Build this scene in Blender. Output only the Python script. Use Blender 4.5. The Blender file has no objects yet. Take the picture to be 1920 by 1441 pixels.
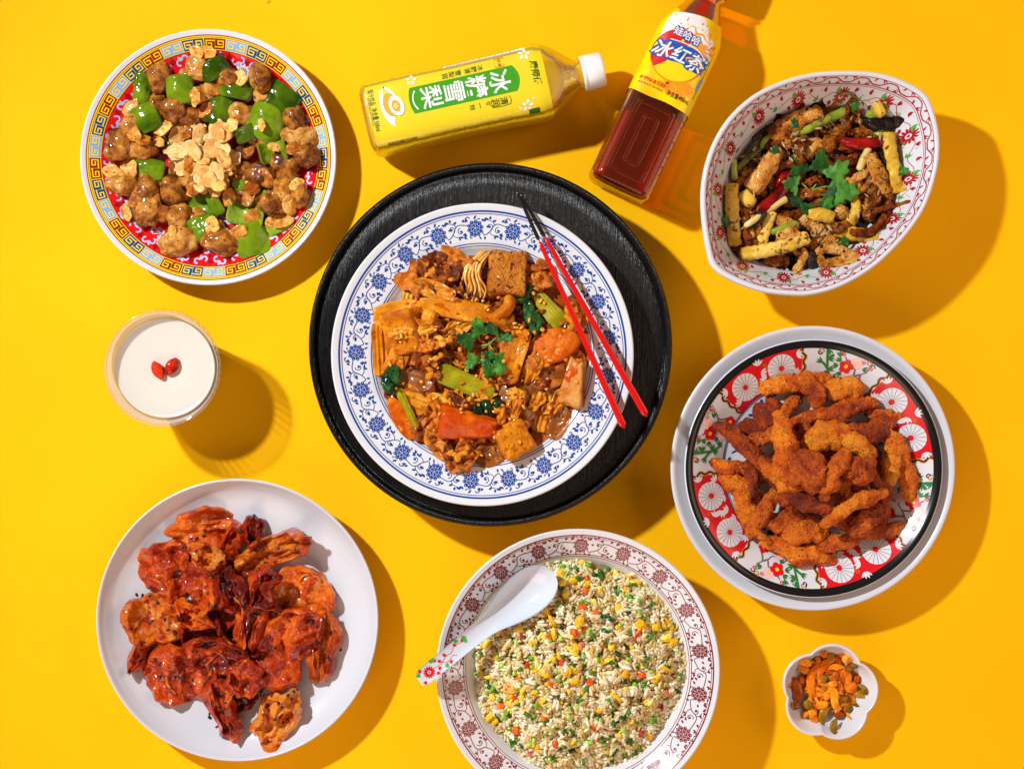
import bpy, math, random
import numpy as np
from math import sin, cos, pi, radians, atan2, hypot, sqrt

# ------------------------------------------------------------------ units
# geometry is written in half millimetres (1 = 0.5 mm, one photo pixel at table height)
U = 0.0005
H = 2800.0            # camera height, half millimetres
CX, CY = 960.0, 720.5
rng = np.random.default_rng(7)
random.seed(7)
SC = bpy.context.scene
COL = SC.collection

# ------------------------------------------------------------------ camera
cam_d = bpy.data.cameras.new('camera')
cam = bpy.data.objects.new('camera', cam_d); COL.objects.link(cam)
cam.location = (0, 0, H * U)
cam_d.sensor_width = 36.0
cam_d.lens = 36.0 * H / 1920.0
cam_d.clip_start = 0.01; cam_d.clip_end = 50.0
SC.camera = cam

# ------------------------------------------------------------------ world, lamps, exposure
w = bpy.data.worlds.new('World'); SC.world = w; w.use_nodes = True
bg = w.node_tree.nodes['Background']
bg.inputs[0].default_value = (1.0, 0.70, 0.58, 1); bg.inputs[1].default_value = 0.18
LX, LY, LZ = -2110 * U, 1475 * U, 2500 * U
key_d = bpy.data.lights.new('studio_flash', 'SPOT')
key = bpy.data.objects.new('studio_flash', key_d); COL.objects.link(key)
key.location = (LX, LY, LZ)
key_d.energy = 172.0; key_d.color = (0.95, 0.985, 1.0)
key_d.shadow_soft_size = 0.042
key_d.spot_size = radians(85); key_d.spot_blend = 1.0
def aim(o, tx, ty, tz=0.0):
    import mathutils
    o.rotation_euler = mathutils.Vector((tx - o.location.x, ty - o.location.y, tz - o.location.z)).to_track_quat('-Z', 'Y').to_euler()
aim(key, 0.66, -0.50)
fill_d = bpy.data.lights.new('softbox', 'AREA')
fill = bpy.data.objects.new('softbox', fill_d); COL.objects.link(fill)
fill.location = (1.55, 0.15, 0.95); fill_d.shape = 'RECTANGLE'; fill_d.size = 1.6; fill_d.size_y = 1.1
fill_d.energy = 12.5; fill_d.color = (1.0, 0.70, 0.52)
aim(fill, 0.25, 0.0)
low_fill_d = bpy.data.lights.new('added_fill', 'AREA'); card = bpy.data.objects.new('added_fill', low_fill_d); COL.objects.link(card)  # unseen area lamp added in front to lift the shadows on the left
card.location = (-0.5, -1.35, 0.9); low_fill_d.shape = 'RECTANGLE'; low_fill_d.size = 1.6; low_fill_d.size_y = 1.0
low_fill_d.energy = 14.0; low_fill_d.color = (1.0, 0.70, 0.52)
aim(card, -0.1, -0.1)
vs = SC.view_settings
vs.view_transform = 'Standard'; vs.look = 'None'; vs.exposure = 0.0; vs.gamma = 1.0
SC.cycles.use_denoising = True
SC.cycles.max_bounces = 10; SC.cycles.diffuse_bounces = 4; SC.cycles.glossy_bounces = 4
SC.cycles.transmission_bounces = 8; SC.cycles.transparent_max_bounces = 16
SC.cycles.caustics_reflective = False; SC.cycles.caustics_refractive = False
SC.cycles.sample_clamp_indirect = 4.0

# ------------------------------------------------------------------ noise (numpy gradient noise)
_perm = np.random.default_rng(1).permutation(512).astype(np.int64)
_grad = np.random.default_rng(2).normal(size=(512, 3)); _grad /= np.linalg.norm(_grad, axis=1)[:, None]
def pnoise(P, seed=0):
    P = np.asarray(P, float) + seed * 17.371
    I = np.floor(P).astype(np.int64); f = P - I; u = f * f * f * (f * (f * 6 - 15) + 10)
    out = 0
    for dx in (0, 1):
        for dy in (0, 1):
            for dz in (0, 1):
                h = _perm[(_perm[(_perm[(I[:, 0] + dx) & 511] + I[:, 1] + dy) & 511] + I[:, 2] + dz) & 511]
                d = f - np.array([dx, dy, dz]); n = (d * _grad[h]).sum(1)
                wx = u[:, 0] if dx else 1 - u[:, 0]; wy = u[:, 1] if dy else 1 - u[:, 1]; wz = u[:, 2] if dz else 1 - u[:, 2]
                out = out + n * wx * wy * wz
    return out * 1.6
def fbm(P, seed=0, oct=3):
    s = 0; a = 1.0; P = np.asarray(P, float)
    for k in range(oct):
        s = s + a * pnoise(P * 2 ** k, seed + 3 * k); a *= 0.5
    return s

# ------------------------------------------------------------------ mesh + object helpers
def mesh_of(name, V, F, mats, smooth=True, fm=None):
    V = np.asarray(V, float) * U
    m = bpy.data.meshes.new(name)
    F = [tuple(int(i) for i in f) for f in F] if not isinstance(F, np.ndarray) else F.tolist()
    m.from_pydata(V.tolist(), [], F)
    for mm in (mats if isinstance(mats, (list, tuple)) else [mats]): m.materials.append(mm)
    if smooth: m.polygons.foreach_set('use_smooth', [True] * len(m.polygons))
    if fm is not None: m.polygons.foreach_set('material_index', [int(i) for i in fm])
    m.update()
    return m
def obj(name, V, F, mat, parent=None, smooth=True, loc=(0, 0, 0), fm=None):
    o = bpy.data.objects.new(name, mesh_of(name, V, F, mat, smooth, fm)); COL.objects.link(o)
    o.location = (loc[0] * U, loc[1] * U, loc[2] * U)
    if parent: o.parent = parent
    return o
LABELS = {}
def tag(o, label, cat, group=None, kind=None):
    o['label'] = label; o['category'] = cat
    if group: o['group'] = group
    if kind: o['kind'] = kind
    n = len(label.replace('-', ' ').split())
    if (n < 4 or n > 16): print('LABEL LEN', n, label)
    if label in LABELS and (not group or LABELS[label] != group): print('DUP', label)
    LABELS[label] = group
    return o
def empty(name, loc, label, cat, group=None):
    o = bpy.data.objects.new(name, None); COL.objects.link(o); o.empty_display_size = 0.01
    o.location = tuple(c * U for c in loc)
    return tag(o, label, cat, group)
def at(px, py, z=0.0):
    k = (H - z) / H
    return ((px - CX) * k, (CY - py) * k)
def rotz(V, a):
    V = np.asarray(V, float); c, s = cos(a), sin(a); R = V.copy()
    R[:, 0] = V[:, 0] * c - V[:, 1] * s; R[:, 1] = V[:, 0] * s + V[:, 1] * c
    return R
def rotx(V, a):
    c, s = cos(a), sin(a); R = V.copy(); R[:, 1] = V[:, 1] * c - V[:, 2] * s; R[:, 2] = V[:, 1] * s + V[:, 2] * c
    return R
def roty(V, a):
    c, s = cos(a), sin(a); R = V.copy(); R[:, 0] = V[:, 0] * c + V[:, 2] * s; R[:, 2] = -V[:, 0] * s + V[:, 2] * c
    return R
def tilt(V, ax, ay): return roty(rotx(V, radians(ax)), radians(ay))
def catmull(P, n):
    P = np.asarray(P, float); m = len(P)
    Q = np.vstack([2 * P[0] - P[1], P, 2 * P[-1] - P[-2]])
    t = np.linspace(0, m - 1 - 1e-9, n); i = t.astype(int); f = (t - i)[:, None]
    a, b, c, d = Q[i], Q[i + 1], Q[i + 2], Q[i + 3]
    return 0.5 * (2 * b + (c - a) * f + (2 * a - 5 * b + 4 * c - d) * f ** 2 + (3 * b - a - 3 * c + d) * f ** 3)

_ico = {}
def ico(n):
    if n not in _ico:
        import bmesh
        bm = bmesh.new(); bmesh.ops.create_icosphere(bm, subdivisions=n, radius=1)
        _ico[n] = (np.array([v.co[:] for v in bm.verts]), np.array([[v.index for v in f.verts] for f in bm.faces])); bm.free()
    return _ico[n][0].copy(), _ico[n][1]
def blob(dx, dy, dz, amp=0.2, freq=1.4, seed=0, sub=4, fine=0.03, ffreq=7.0, sq=2.0):
    """lumpy chunk with full sizes dx, dy, dz"""
    V, F = ico(sub)
    if sq != 2.0:
        V = V / ((np.abs(V) ** sq).sum(1) ** (1 / sq))[:, None]
    r = 1 + amp * fbm(V * freq, seed, 2) + fine * fbm(V * ffreq, seed + 5, 3)
    V = V * r[:, None] * np.array([dx, dy, dz]) / 2
    return V, F
_disk = {}
def disk_topo(nt, nr):
    if (nt, nr) in _disk: return _disk[nt, nr]
    F = []
    # top verts: 0 = centre, 1 + (k-1)*nt + j ; bottom offset B
    B = 1 + nr * nt
    for j in range(nt):
        j2 = (j + 1) % nt
        F.append((0, 1 + j, 1 + j2)); F.append((B, B + 1 + j2, B + 1 + j))
        for k in range(nr - 1):
            a = 1 + k * nt; b = a + nt
            F.append((a + j, b + j, b + j2, a + j2)); F.append((B + a + j, B + a + j2, B + b + j2, B + b + j))
        a = 1 + (nr - 1) * nt
        F.append((a + j, B + a + j, B + a + j2, a + j2))
    _disk[nt, nr] = F
    return F
def sheet(w, h, t=6, amp=0.0, freq=1.5, bx=0.0, by=0.0, seed=0, nt=40, nr=10, sq=2.0, edge=0.0, efreq=1.6, outline=None, lump=0.0, lfreq=5.0, flute=0.0, rim=0.0):
    """irregular thin slab; bx / by bend it about the y / x axis (radians over its width)"""
    th = np.linspace(0, 2 * pi, nt, endpoint=False)
    R = 1 / ((np.abs(np.cos(th)) ** sq + np.abs(np.sin(th)) ** sq) ** (1 / sq))
    if outline is not None: R = outline(th)
    if edge: R = R * (1 + edge * fbm(np.c_[np.cos(th) * efreq, np.sin(th) * efreq, 0 * th], seed + 11, 3))
    rho = np.linspace(0, 1, nr + 1)[1:] ** 0.8
    X = np.r_[0, (rho[:, None] * R * np.cos(th)).ravel()]; Y = np.r_[0, (rho[:, None] * R * np.sin(th)).ravel()]
    RH = np.r_[0, np.repeat(rho, nt)]
    P = np.c_[X * freq, Y * freq, 0 * X + seed]
    Z = amp * fbm(P, seed, 2)
    if flute: Z = Z + flute * RH ** 2 * np.sin(np.r_[0, np.tile(th, nr)] * 5 + seed)
    T = t / 2 * np.sqrt(np.clip(1 - RH ** 6, 0, 1)) + 0.01
    if lump: 
        L1 = lump * fbm(P * lfreq / freq, seed + 3, 3); L2 = lump * fbm(P * lfreq / freq, seed + 7, 3)
    else: L1 = L2 = 0
    x = X * w / 2; y = Y * h / 2
    def bend(x, y, z):
        if bx:
            k = bx / w; a = x * k; r = 1 / k - z; x = np.sin(a) * r; z = 1 / k - np.cos(a) * r
        if by:
            k = by / h; a = y * k; r = 1 / k - z; y = np.sin(a) * r; z = 1 / k - np.cos(a) * r
        return np.c_[x, y, z]
    if rim: Z = Z + rim * np.exp(-((RH - .88) / .13) ** 2); T = T * (1 + .5 * np.exp(-((RH - .88) / .13) ** 2))
    V = np.vstack([bend(x, y, Z + T + L1 * (1 - RH ** 4)), bend(x, y, Z - T + L2 * (1 - RH ** 4))])
    return V, disk_topo(nt, nr)
def tube(path, r, flat=1.0, nseg=10, n=None, amp=0.0, freq=0.05, seed=0, sq=2.0, crinkle=0.0, cper=14.0, caps=0.6, ribbon=None, twist=0.0, fine=0.0):
    """tube along a path (x, y, z); r is a number or a list of radii along it; flat squeezes it vertically"""
    P = np.asarray(path, float)
    L = np.linalg.norm(np.diff(P, axis=0), axis=1).sum()
    n = n or max(8, int(L / 4)); C = catmull(P, n)
    d = np.gradient(C, axis=0); d /= np.linalg.norm(d, axis=1)[:, None] + 1e-9
    up = np.tile([0, 0, 1.0], (n, 1)); s = np.cross(d, up); ln = np.linalg.norm(s, axis=1)[:, None]
    s = np.where(ln > 1e-3, s / (ln + 1e-9), [1, 0, 0]); up = np.cross(s, d)
    if twist:
        a = np.linspace(0, twist, n)[:, None]; s, up = s * np.cos(a) + up * np.sin(a), up * np.cos(a) - s * np.sin(a)
    rr = np.interp(np.linspace(0, 1, n), np.linspace(0, 1, len(r)), r) if hasattr(r, '__len__') else np.full(n, float(r))
    e = np.linspace(0, 1, n); el = np.minimum(e, 1 - e) * L / (rr + 1e-6) / caps
    rr = rr * np.sqrt(np.clip(1 - (1 - np.clip(el, 0, 1)) ** 2, 0.02, 1))
    th = np.linspace(0, 2 * pi, nseg, endpoint=False)
    ca, sa = np.cos(th), np.sin(th); q = 1 / ((np.abs(ca) ** sq + np.abs(sa) ** sq) ** (1 / sq)); ca = ca * q; sa = sa * q
    R = rr[:, None] * np.ones(nseg)
    if crinkle: R = R + crinkle * np.sin(e * L * 2 * pi / cper)[:, None]
    V = C[:, None, :] + s[:, None, :] * (R * ca)[..., None] + up[:, None, :] * (R * sa * flat)[..., None]
    if amp or fine:
        nv = (V - C[:, None, :]); nv /= np.linalg.norm(nv, axis=2)[..., None] + 1e-9
        dd = amp * fbm(V.reshape(-1, 3) * freq, seed, 2)
        if fine: dd = dd + fine * fbm(V.reshape(-1, 3) * freq * 5, seed + 9, 2)
        V = V + nv * dd.reshape(n, nseg)[..., None]
    V = V.reshape(-1, 3); F = []
    for i in range(n - 1):
        for j in range(nseg):
            k = (j + 1) % nseg; F.append((i * nseg + j, i * nseg + k, i * nseg + nseg + k, i * nseg + nseg + j))
    F.append(tuple(range(nseg))[::-1]); F.append(tuple(range((n - 1) * nseg, n * nseg)))
    return V, F
def join(*parts):
    V = []; F = []; o = 0
    for v, f in parts:
        V.append(np.asarray(v, float)); F += [tuple(int(i) + o for i in q) for q in f]; o += len(v)
    return np.vstack(V), F
def densebox(dx, dy, dz, n=8, bev=0.16, amp=0.0, seed=0, freq=0.05):
    V, F = ico(4)
    V = V / (np.abs(V).max(1))[:, None]                     # onto a cube
    V = V / ((np.abs(V) ** 14).sum(1) ** (1 / 14))[:, None]
    V = V * np.array([dx, dy, dz]) / 2
    if amp: V = V * (1 + amp * fbm(V * freq, seed, 3))[:, None]
    return V, F

# ------------------------------------------------------------------ materials
def lin(r, g, b):
    f = lambda c: (c / 255 / 12.92) if c <= 10 else ((c / 255 + 0.055) / 1.055) ** 2.4
    return (f(r), f(g), f(b), 1)
class NT:
    def __init__(s, name):
        s.m = bpy.data.materials.new(name); s.m.use_nodes = True; s.t = s.m.node_tree
        s.b = s.t.nodes['Principled BSDF']
    def n(s, t, **k):
        nd = s.t.nodes.new(t)
        for a, v in k.items():
            if a.startswith('i_'): nd.inputs[a[2:].replace('_', ' ')].default_value = v
            else: setattr(nd, a, v)
        return nd
    def l(s, a, b): s.t.links.new(a, b)
    def set(s, **k):
        for a, v in k.items(): s.b.inputs[a.replace('_', ' ')].default_value = v
    def coords(s, rnd=True):
        tc = s.n('ShaderNodeTexCoord')
        if not rnd: return tc.outputs['Object']
        oi = s.n('ShaderNodeObjectInfo'); mu = s.n('ShaderNodeMath', operation='MULTIPLY'); mu.inputs[1].default_value = 3.7
        s.l(oi.outputs['Random'], mu.inputs[0])
        va = s.n('ShaderNodeVectorMath', operation='ADD'); s.l(tc.outputs['Object'], va.inputs[0]); s.l(mu.outputs[0], va.inputs[1])
        s.oi = oi
        return va.outputs[0]
def plain(name, col, rough=0.3, spec=0.5, coat=0.0, **k):
    N = NT(name); N.set(Base_Color=col, Roughness=rough, Specular_IOR_Level=spec, Coat_Weight=coat, Coat_Roughness=0.05, **k)
    return N.m
def food(name, cols, scale=90, rough=0.35, coat=0.0, bump=0.4, bscale=260, dist=0.002, sss=0.0, flecks=None, fscale=500, var=0.25, det=4.0, spec=0.5, rvar=0.0, rnd=True, fth=0.62):
    """cols: ramp colours dark to light; flecks: colour of small specks"""
    N = NT(name); co = N.coords(rnd)
    nz = N.n('ShaderNodeTexNoise', i_Scale=scale, i_Detail=det, i_Roughness=0.6, i_Distortion=0.6); N.l(co, nz.inputs['Vector'])
    rp = N.n('ShaderNodeValToRGB'); el = rp.color_ramp.elements
    lo, hi = 0.30, 0.70
    el[0].position = lo; el[0].color = cols[0]; el[1].position = hi; el[1].color = cols[-1]
    for i, c in enumerate(cols[1:-1]):
        e = el.new(lo + (hi - lo) * (i + 1) / (len(cols) - 1)); e.color = c
    fac = nz.outputs['Fac']
    if rnd and var:
        ma = N.n('ShaderNodeMath', operation='MULTIPLY_ADD'); ma.inputs[1].default_value = var; ma.inputs[2].default_value = -var / 2
        N.l(N.oi.outputs['Random'], ma.inputs[0]); ad = N.n('ShaderNodeMath', operation='ADD'); N.l(fac, ad.inputs[0]); N.l(ma.outputs[0], ad.inputs[1]); fac = ad.outputs[0]
    N.l(fac, rp.inputs[0]); c = rp.outputs[0]
    if flecks is not None:
        n2 = N.n('ShaderNodeTexNoise', i_Scale=fscale, i_Detail=2.0); N.l(co, n2.inputs['Vector'])
        r2 = N.n('ShaderNodeValToRGB'); r2.color_ramp.elements[0].position = fth; r2.color_ramp.elements[1].position = fth + 0.06
        N.l(n2.outputs['Fac'], r2.inputs[0]); mx = N.n('ShaderNodeMix', data_type='RGBA'); N.l(r2.outputs[0], mx.inputs['Factor'])
        N.l(c, mx.inputs['A']); mx.inputs['B'].default_value = flecks; c = mx.outputs['Result']
    N.l(c, N.b.inputs['Base Color'])
    nb = N.n('ShaderNodeTexNoise', i_Scale=bscale, i_Detail=3.0, i_Roughness=0.6); N.l(co, nb.inputs['Vector'])
    bp = N.n('ShaderNodeBump', i_Strength=bump, i_Distance=dist); N.l(nb.outputs['Fac'], bp.inputs['Height']); N.l(bp.outputs[0], N.b.inputs['Normal'])
    if coat:                                                # the wet film is smoother than what it covers
        nc = N.n('ShaderNodeTexNoise', i_Scale=min(190, bscale * .42), i_Detail=0.6); N.l(co, nc.inputs['Vector'])
        bc_ = N.n('ShaderNodeBump', i_Strength=min(1.0, .35 + bump * .4), i_Distance=dist * 1.7); N.l(nc.outputs['Fac'], bc_.inputs['Height']); N.l(bc_.outputs[0], N.b.inputs['Coat Normal'])
    N.set(Roughness=rough, Coat_Weight=min(1.0, coat * .75), Coat_Roughness=0.05, Specular_IOR_Level=spec * (.15 if coat > .3 else .6))
    if rvar:
        mr = N.n('ShaderNodeMapRange'); mr.inputs[1].default_value = 0.35; mr.inputs[2].default_value = 0.65; mr.inputs[3].default_value = max(0.05, rough - rvar); mr.inputs[4].default_value = rough + rvar
        N.l(nz.outputs['Fac'], mr.inputs[0]); N.l(mr.outputs[0], N.b.inputs['Roughness'])
    sss *= .4
    if sss > .05:
        N.set(Subsurface_Weight=sss, Subsurface_Radius=(1.0, 0.45, 0.2), Subsurface_Scale=0.0025)
    return N.m
def clear(name, tint, gloss=0.08, body=0.0, bodycol=(1, 1, 1, 1), rough=0.04, bump=0.0, bscale=300):
    """thin clear sheet: light passes tinted, part reflects, part scatters in its body"""
    N = NT(name); N.t.nodes.remove(N.b); out = N.t.nodes['Material Output']
    tr = N.n('ShaderNodeBsdfTransparent'); tr.inputs[0].default_value = tint
    cur = tr.outputs[0]
    if body:
        df = N.n('ShaderNodeBsdfPrincipled'); df.inputs['Base Color'].default_value = bodycol; df.inputs['Roughness'].default_value = 0.4
        mx = N.n('ShaderNodeMixShader'); mx.inputs[0].default_value = body; N.l(cur, mx.inputs[1]); N.l(df.outputs[0], mx.inputs[2]); cur = mx.outputs[0]
    gl = N.n('ShaderNodeBsdfGlossy'); gl.inputs['Roughness'].default_value = rough
    lw = N.n('ShaderNodeFresnel'); lw.inputs['IOR'].default_value = 1.45
    mu = N.n('ShaderNodeMath', operation='MULTIPLY_ADD'); mu.inputs[1].default_value = 0.55; mu.inputs[2].default_value = gloss * 0.2; N.l(lw.outputs[0], mu.inputs[0])
    if bump:
        tc = N.n('ShaderNodeTexCoord'); nb = N.n('ShaderNodeTexNoise', i_Scale=bscale, i_Detail=2.0); N.l(tc.outputs['Object'], nb.inputs['Vector'])
        bp = N.n('ShaderNodeBump', i_Strength=bump, i_Distance=0.002); N.l(nb.outputs['Fac'], bp.inputs['Height']); N.l(bp.outputs[0], gl.inputs['Normal'])
    m2 = N.n('ShaderNodeMixShader'); N.l(mu.outputs[0], m2.inputs[0]); N.l(cur, m2.inputs[1]); N.l(gl.outputs[0], m2.inputs[2])
    N.l(m2.outputs[0], out.inputs['Surface'])
    return N.m

M = {}
M['porcelain'] = plain('white_glaze', (0.66, 0.68, 0.73, 1), 0.16, 0.5, 0.0)
M['melamine'] = plain('white_melamine', (0.60, 0.62, 0.68, 1), 0.28, 0.5)
M['red_glaze'] = plain('red_glaze', lin(232, 18, 24), 0.16)
M['print_red'] = plain('red_print', lin(168, 16, 40), 0.2)
M['print_maroon'] = plain('maroon_print', lin(128, 16, 24), 0.2)
M['print_blue'] = plain('blue_print', lin(12, 66, 150), 0.2)
M['print_white'] = plain('white_print', (0.68, 0.69, 0.74, 1), 0.2)
M['print_skyblue'] = plain('sky_blue_print', lin(120, 175, 225), 0.2)
M['print_palecloud'] = plain('pale_cloud_print', lin(205, 205, 240), 0.2)
M['print_yellow'] = plain('yellow_print', lin(250, 205, 15), 0.2)
M['print_darkblue'] = plain('deep_blue_print', lin(4, 72, 128), 0.2)
M['print_brick'] = plain('brick_red_print', lin(140, 34, 14), 0.2)
M['print_lozenge'] = plain('dark_red_print', lin(165, 8, 14), 0.2)
M['print_green'] = plain('green_print', lin(60, 175, 70), 0.2)
M['print_darkgreen'] = plain('dark_green_print', lin(40, 120, 55), 0.2)
M['print_scarlet'] = plain('scarlet_print', lin(212, 22, 34), 0.2)
M['print_gold'] = plain('gold_print', lin(190, 130, 35), 0.25)
M['print_black'] = plain('black_print', lin(22, 16, 14), 0.2)
M['print_grey'] = plain('grey_branch_print', lin(120, 100, 105), 0.2)
M['print_pink'] = plain('pink_print', lin(240, 190, 195), 0.2)
M['black_glaze'] = plain('black_glaze', (0.006, 0.006, 0.007, 1), 0.22)
# ------------------------------------------------------------------ the yellow surface
N = NT('yellow_paper'); co = N.coords(False)
nz = N.n('ShaderNodeTexNoise', i_Scale=9.0, i_Detail=5.0); N.l(co, nz.inputs['Vector'])
rp = N.n('ShaderNodeValToRGB'); rp.color_ramp.elements[0].position = 0.3; rp.color_ramp.elements[1].position = 0.7
rp.color_ramp.elements[0].color = (0.950, 0.485, 0.0015, 1); rp.color_ramp.elements[1].color = (0.970, 0.512, 0.002, 1)
N.l(nz.outputs['Fac'], rp.inputs[0])
sp = N.n('ShaderNodeTexNoise', i_Scale=55.0, i_Detail=1.0); N.l(co, sp.inputs['Vector'])
sr = N.n('ShaderNodeValToRGB'); sr.color_ramp.elements[0].position = 0.80; sr.color_ramp.elements[1].position = 0.83; N.l(sp.outputs['Fac'], sr.inputs[0])
mx = N.n('ShaderNodeMix', data_type='RGBA'); N.l(sr.outputs[0], mx.inputs['Factor']); N.l(rp.outputs[0], mx.inputs['A']); mx.inputs['B'].default_value = (0.55, 0.22, 0.01, 1)
N.l(mx.outputs['Result'], N.b.inputs['Base Color'])
nb = N.n('ShaderNodeTexNoise', i_Scale=900.0, i_Detail=3.0); N.l(co, nb.inputs['Vector'])
bp = N.n('ShaderNodeBump', i_Strength=0.22, i_Distance=0.001); N.l(nb.outputs['Fac'], bp.inputs['Height']); N.l(bp.outputs[0], N.b.inputs['Normal'])
N.set(Roughness=0.7, Specular_IOR_Level=0.08)
t = obj('table_top', [(-4000, -3000, 0), (4000, -3000, 0), (4000, 3000, 0), (-4000, 3000, 0)], [(0, 1, 2, 3)], N.m, smooth=False)
t['kind'] = 'structure'; t['label'] = 'plain bright yellow table surface under all the dishes'

# ------------------------------------------------------------------ turned dishes
def lathe(prof, n=160, rmod=None):
    prof = np.asarray(prof, float); m = len(prof); th = np.linspace(0, 2 * pi, n, endpoint=False)
    R = np.repeat(prof[:, 0][:, None], n, 1)
    if rmod is not None: R = R * (1 + rmod[:, None] * np.cos(th * 48)[None, :])
    V = np.stack([R * np.cos(th), R * np.sin(th), np.repeat(prof[:, 1][:, None], n, 1)], 2).reshape(-1, 3)
    F = []
    for i in range(m - 1):
        for j in range(n):
            k = (j + 1) % n; F.append((i * n + j, i * n + k, (i + 1) * n + k, (i + 1) * n + j))
    if prof[0, 0] > 0: F.append(tuple(range(n))[::-1])
    if prof[-1, 0] > 0: F.append(tuple(range((m - 1) * n, m * n)))
    return V, F
class Dish:
    """top: (radius as seen in the photo, height above the dish's own base) from the centre to the rim"""
    def __init__(s, name, px, py, top, base, thick, foot, mat, label, cat, n=192):
        zr = base + top[-1][1]; s.k = (H - zr) / H; s.base = base
        s.x, s.y = at(px, py, zr); s.px, s.py = px, py
        top = [(r * s.k, z) for r, z in top]; s.R = top[-1][0]
        c = catmull(np.array(top), 60); c[:, 0] = np.maximum.accumulate(c[:, 0]); s.tr, s.tz = c[:, 0], c[:, 1]
        R, zr = s.tr[-1], s.tz[-1]; h = thick / 2
        rim = [(R + h * sin(a), zr - h + h * cos(a)) for a in np.linspace(0, pi, 8)]
        und = [(r, max(z - thick, 0.0 if r < foot * s.k + 4 else 4.0)) for r, z in c[::-1][2:] if r > foot * s.k]
        fr = foot * s.k
        und += [(fr, 0), (fr - 4, 0), (fr - 5, 3), (0.5, 3)]
        V, F = lathe([(0.3, c[0, 1])] + [tuple(q) for q in c[1:-1]] + rim + und, n)
        s.o = obj(name, V, [f[::-1] for f in F], mat, loc=(s.x, s.y, base)); tag(s.o, label, cat)
    def zt(s, r): return np.interp(r, s.tr, s.tz)
    def f(s, th, r, e): return (r * cos(th), r * sin(th), float(s.zt(r)) + e)
    def unit(s, th0, r0, e):           # local (u clockwise, v outward), photo sized
        k = s.k
        return lambda u, v: s.f(th0 - u / r0, (r0 + v) * k, e)
    def ring(s, D, r0, r1, e, n=256, a0=0.0, a1=2 * pi):
        m = max(2, int(abs(r1 - r0) / 3) + 1); b = len(D.V); n1 = n + 1
        for i in range(m):
            r = (r0 + (r1 - r0) * i / (m - 1)) * s.k
            for j in range(n1): D.V.append(s.f(a0 + (a1 - a0) * j / n, r, e))
        for i in range(m - 1):
            for j in range(n): D.F.append((b + i * n1 + j, b + i * n1 + j + 1, b + (i + 1) * n1 + j + 1, b + (i + 1) * n1 + j))
class Dec:
    """flat print laid on a surface; f maps local (u, v) to the surface"""
    def __init__(s): s.V = []; s.F = []; s.f = None; s.marks = []
    def mark(s): s.marks.append((len(s.V), len(s.F)))      # the next piece of print starts here
    def poly(s, pts, c=None):
        b = len(s.V); c = c or (sum(p[0] for p in pts) / len(pts), sum(p[1] for p in pts) / len(pts))
        s.V.append(s.f(*c)); s.V += [s.f(*p) for p in pts]; n = len(pts)
        s.F += [(b, b + 1 + i, b + 1 + (i + 1) % n) for i in range(n)]
    def ell(s, x, y, a, b, ang=0.0, n=12, wob=0.0):
        ca, sa = cos(ang), sin(ang); P = []
        for i in range(n):
            q = 2 * pi * i / n; r = 1 + wob * (i % 2)
            P.append((x + a * r * cos(q) * ca - b * r * sin(q) * sa, y + a * r * cos(q) * sa + b * r * sin(q) * ca))
        s.poly(P, (x, y))
    def leaf(s, x, y, L, w, ang):
        ca, sa = cos(ang), sin(ang); P = []
        for q, ww in ((0, 0), (.25, .8), (.5, 1), (.8, .6), (1, 0), (.8, -.6), (.5, -1), (.25, -.8)):
            P.append((x + q * L * ca - ww * w / 2 * sa, y + q * L * sa + ww * w / 2 * ca))
        s.poly(P)
    def stroke(s, pts, w, closed=False, w1=None):
        P = [np.array(p, float) for p in pts]
        if closed: P = P + [P[0]]
        n = len(P); b = len(s.V)
        for i in range(n):
            if closed and i in (0, n - 1): d = P[1] - P[n - 2]
            else: d = P[min(i + 1, n - 1)] - P[max(i - 1, 0)]
            L = hypot(*d) or 1.0; nn = np.array([-d[1], d[0]]) / L
            ww = (w if w1 is None else w + (w1 - w) * i / (n - 1)) / 2
            s.V.append(s.f(*(P[i] + nn * ww))); s.V.append(s.f(*(P[i] - nn * ww)))
        for i in range(n - 1): s.F.append((b + 2 * i, b + 2 * i + 1, b + 2 * i + 3, b + 2 * i + 2))
    def curve(s, pts, w, n=16, w1=None): s.stroke(catmull(np.array([(p[0], p[1], 0) for p in pts], float), n)[:, :2], w, w1=w1)
    def spiral(s, x, y, r0, a0, turns, w, n=16, sgn=1):
        s.stroke([(x + r0 * (1 - .8 * i / n) * cos(a0 + sgn * 2 * pi * turns * i / n), y + r0 * (1 - .8 * i / n) * sin(a0 + sgn * 2 * pi * turns * i / n)) for i in range(n + 1)], w)
    def mesh(s, V2, F): b = len(s.V); s.V += [s.f(*p) for p in V2]; s.F += [tuple(i + b for i in f) for f in F]
    def build(s, name, mat, parent, stuff=False):
        if not s.V: return None
        if len(s.marks) > 1:                                   # one part per piece of print
            ms = s.marks + [(len(s.V), len(s.F))]
            for (v0, f0), (v1, f1) in zip(ms[:-1], ms[1:]):
                if f1 > f0: obj(name, s.V[v0:v1], [tuple(i - v0 for i in f) for f in s.F[f0:f1]], mat, parent)
            return None
        o = obj(name, s.V, s.F, mat, parent, smooth=True); o['kind'] = 'stuff' if stuff else 'thing'
        if not stuff: del o['kind']
        return o

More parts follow.
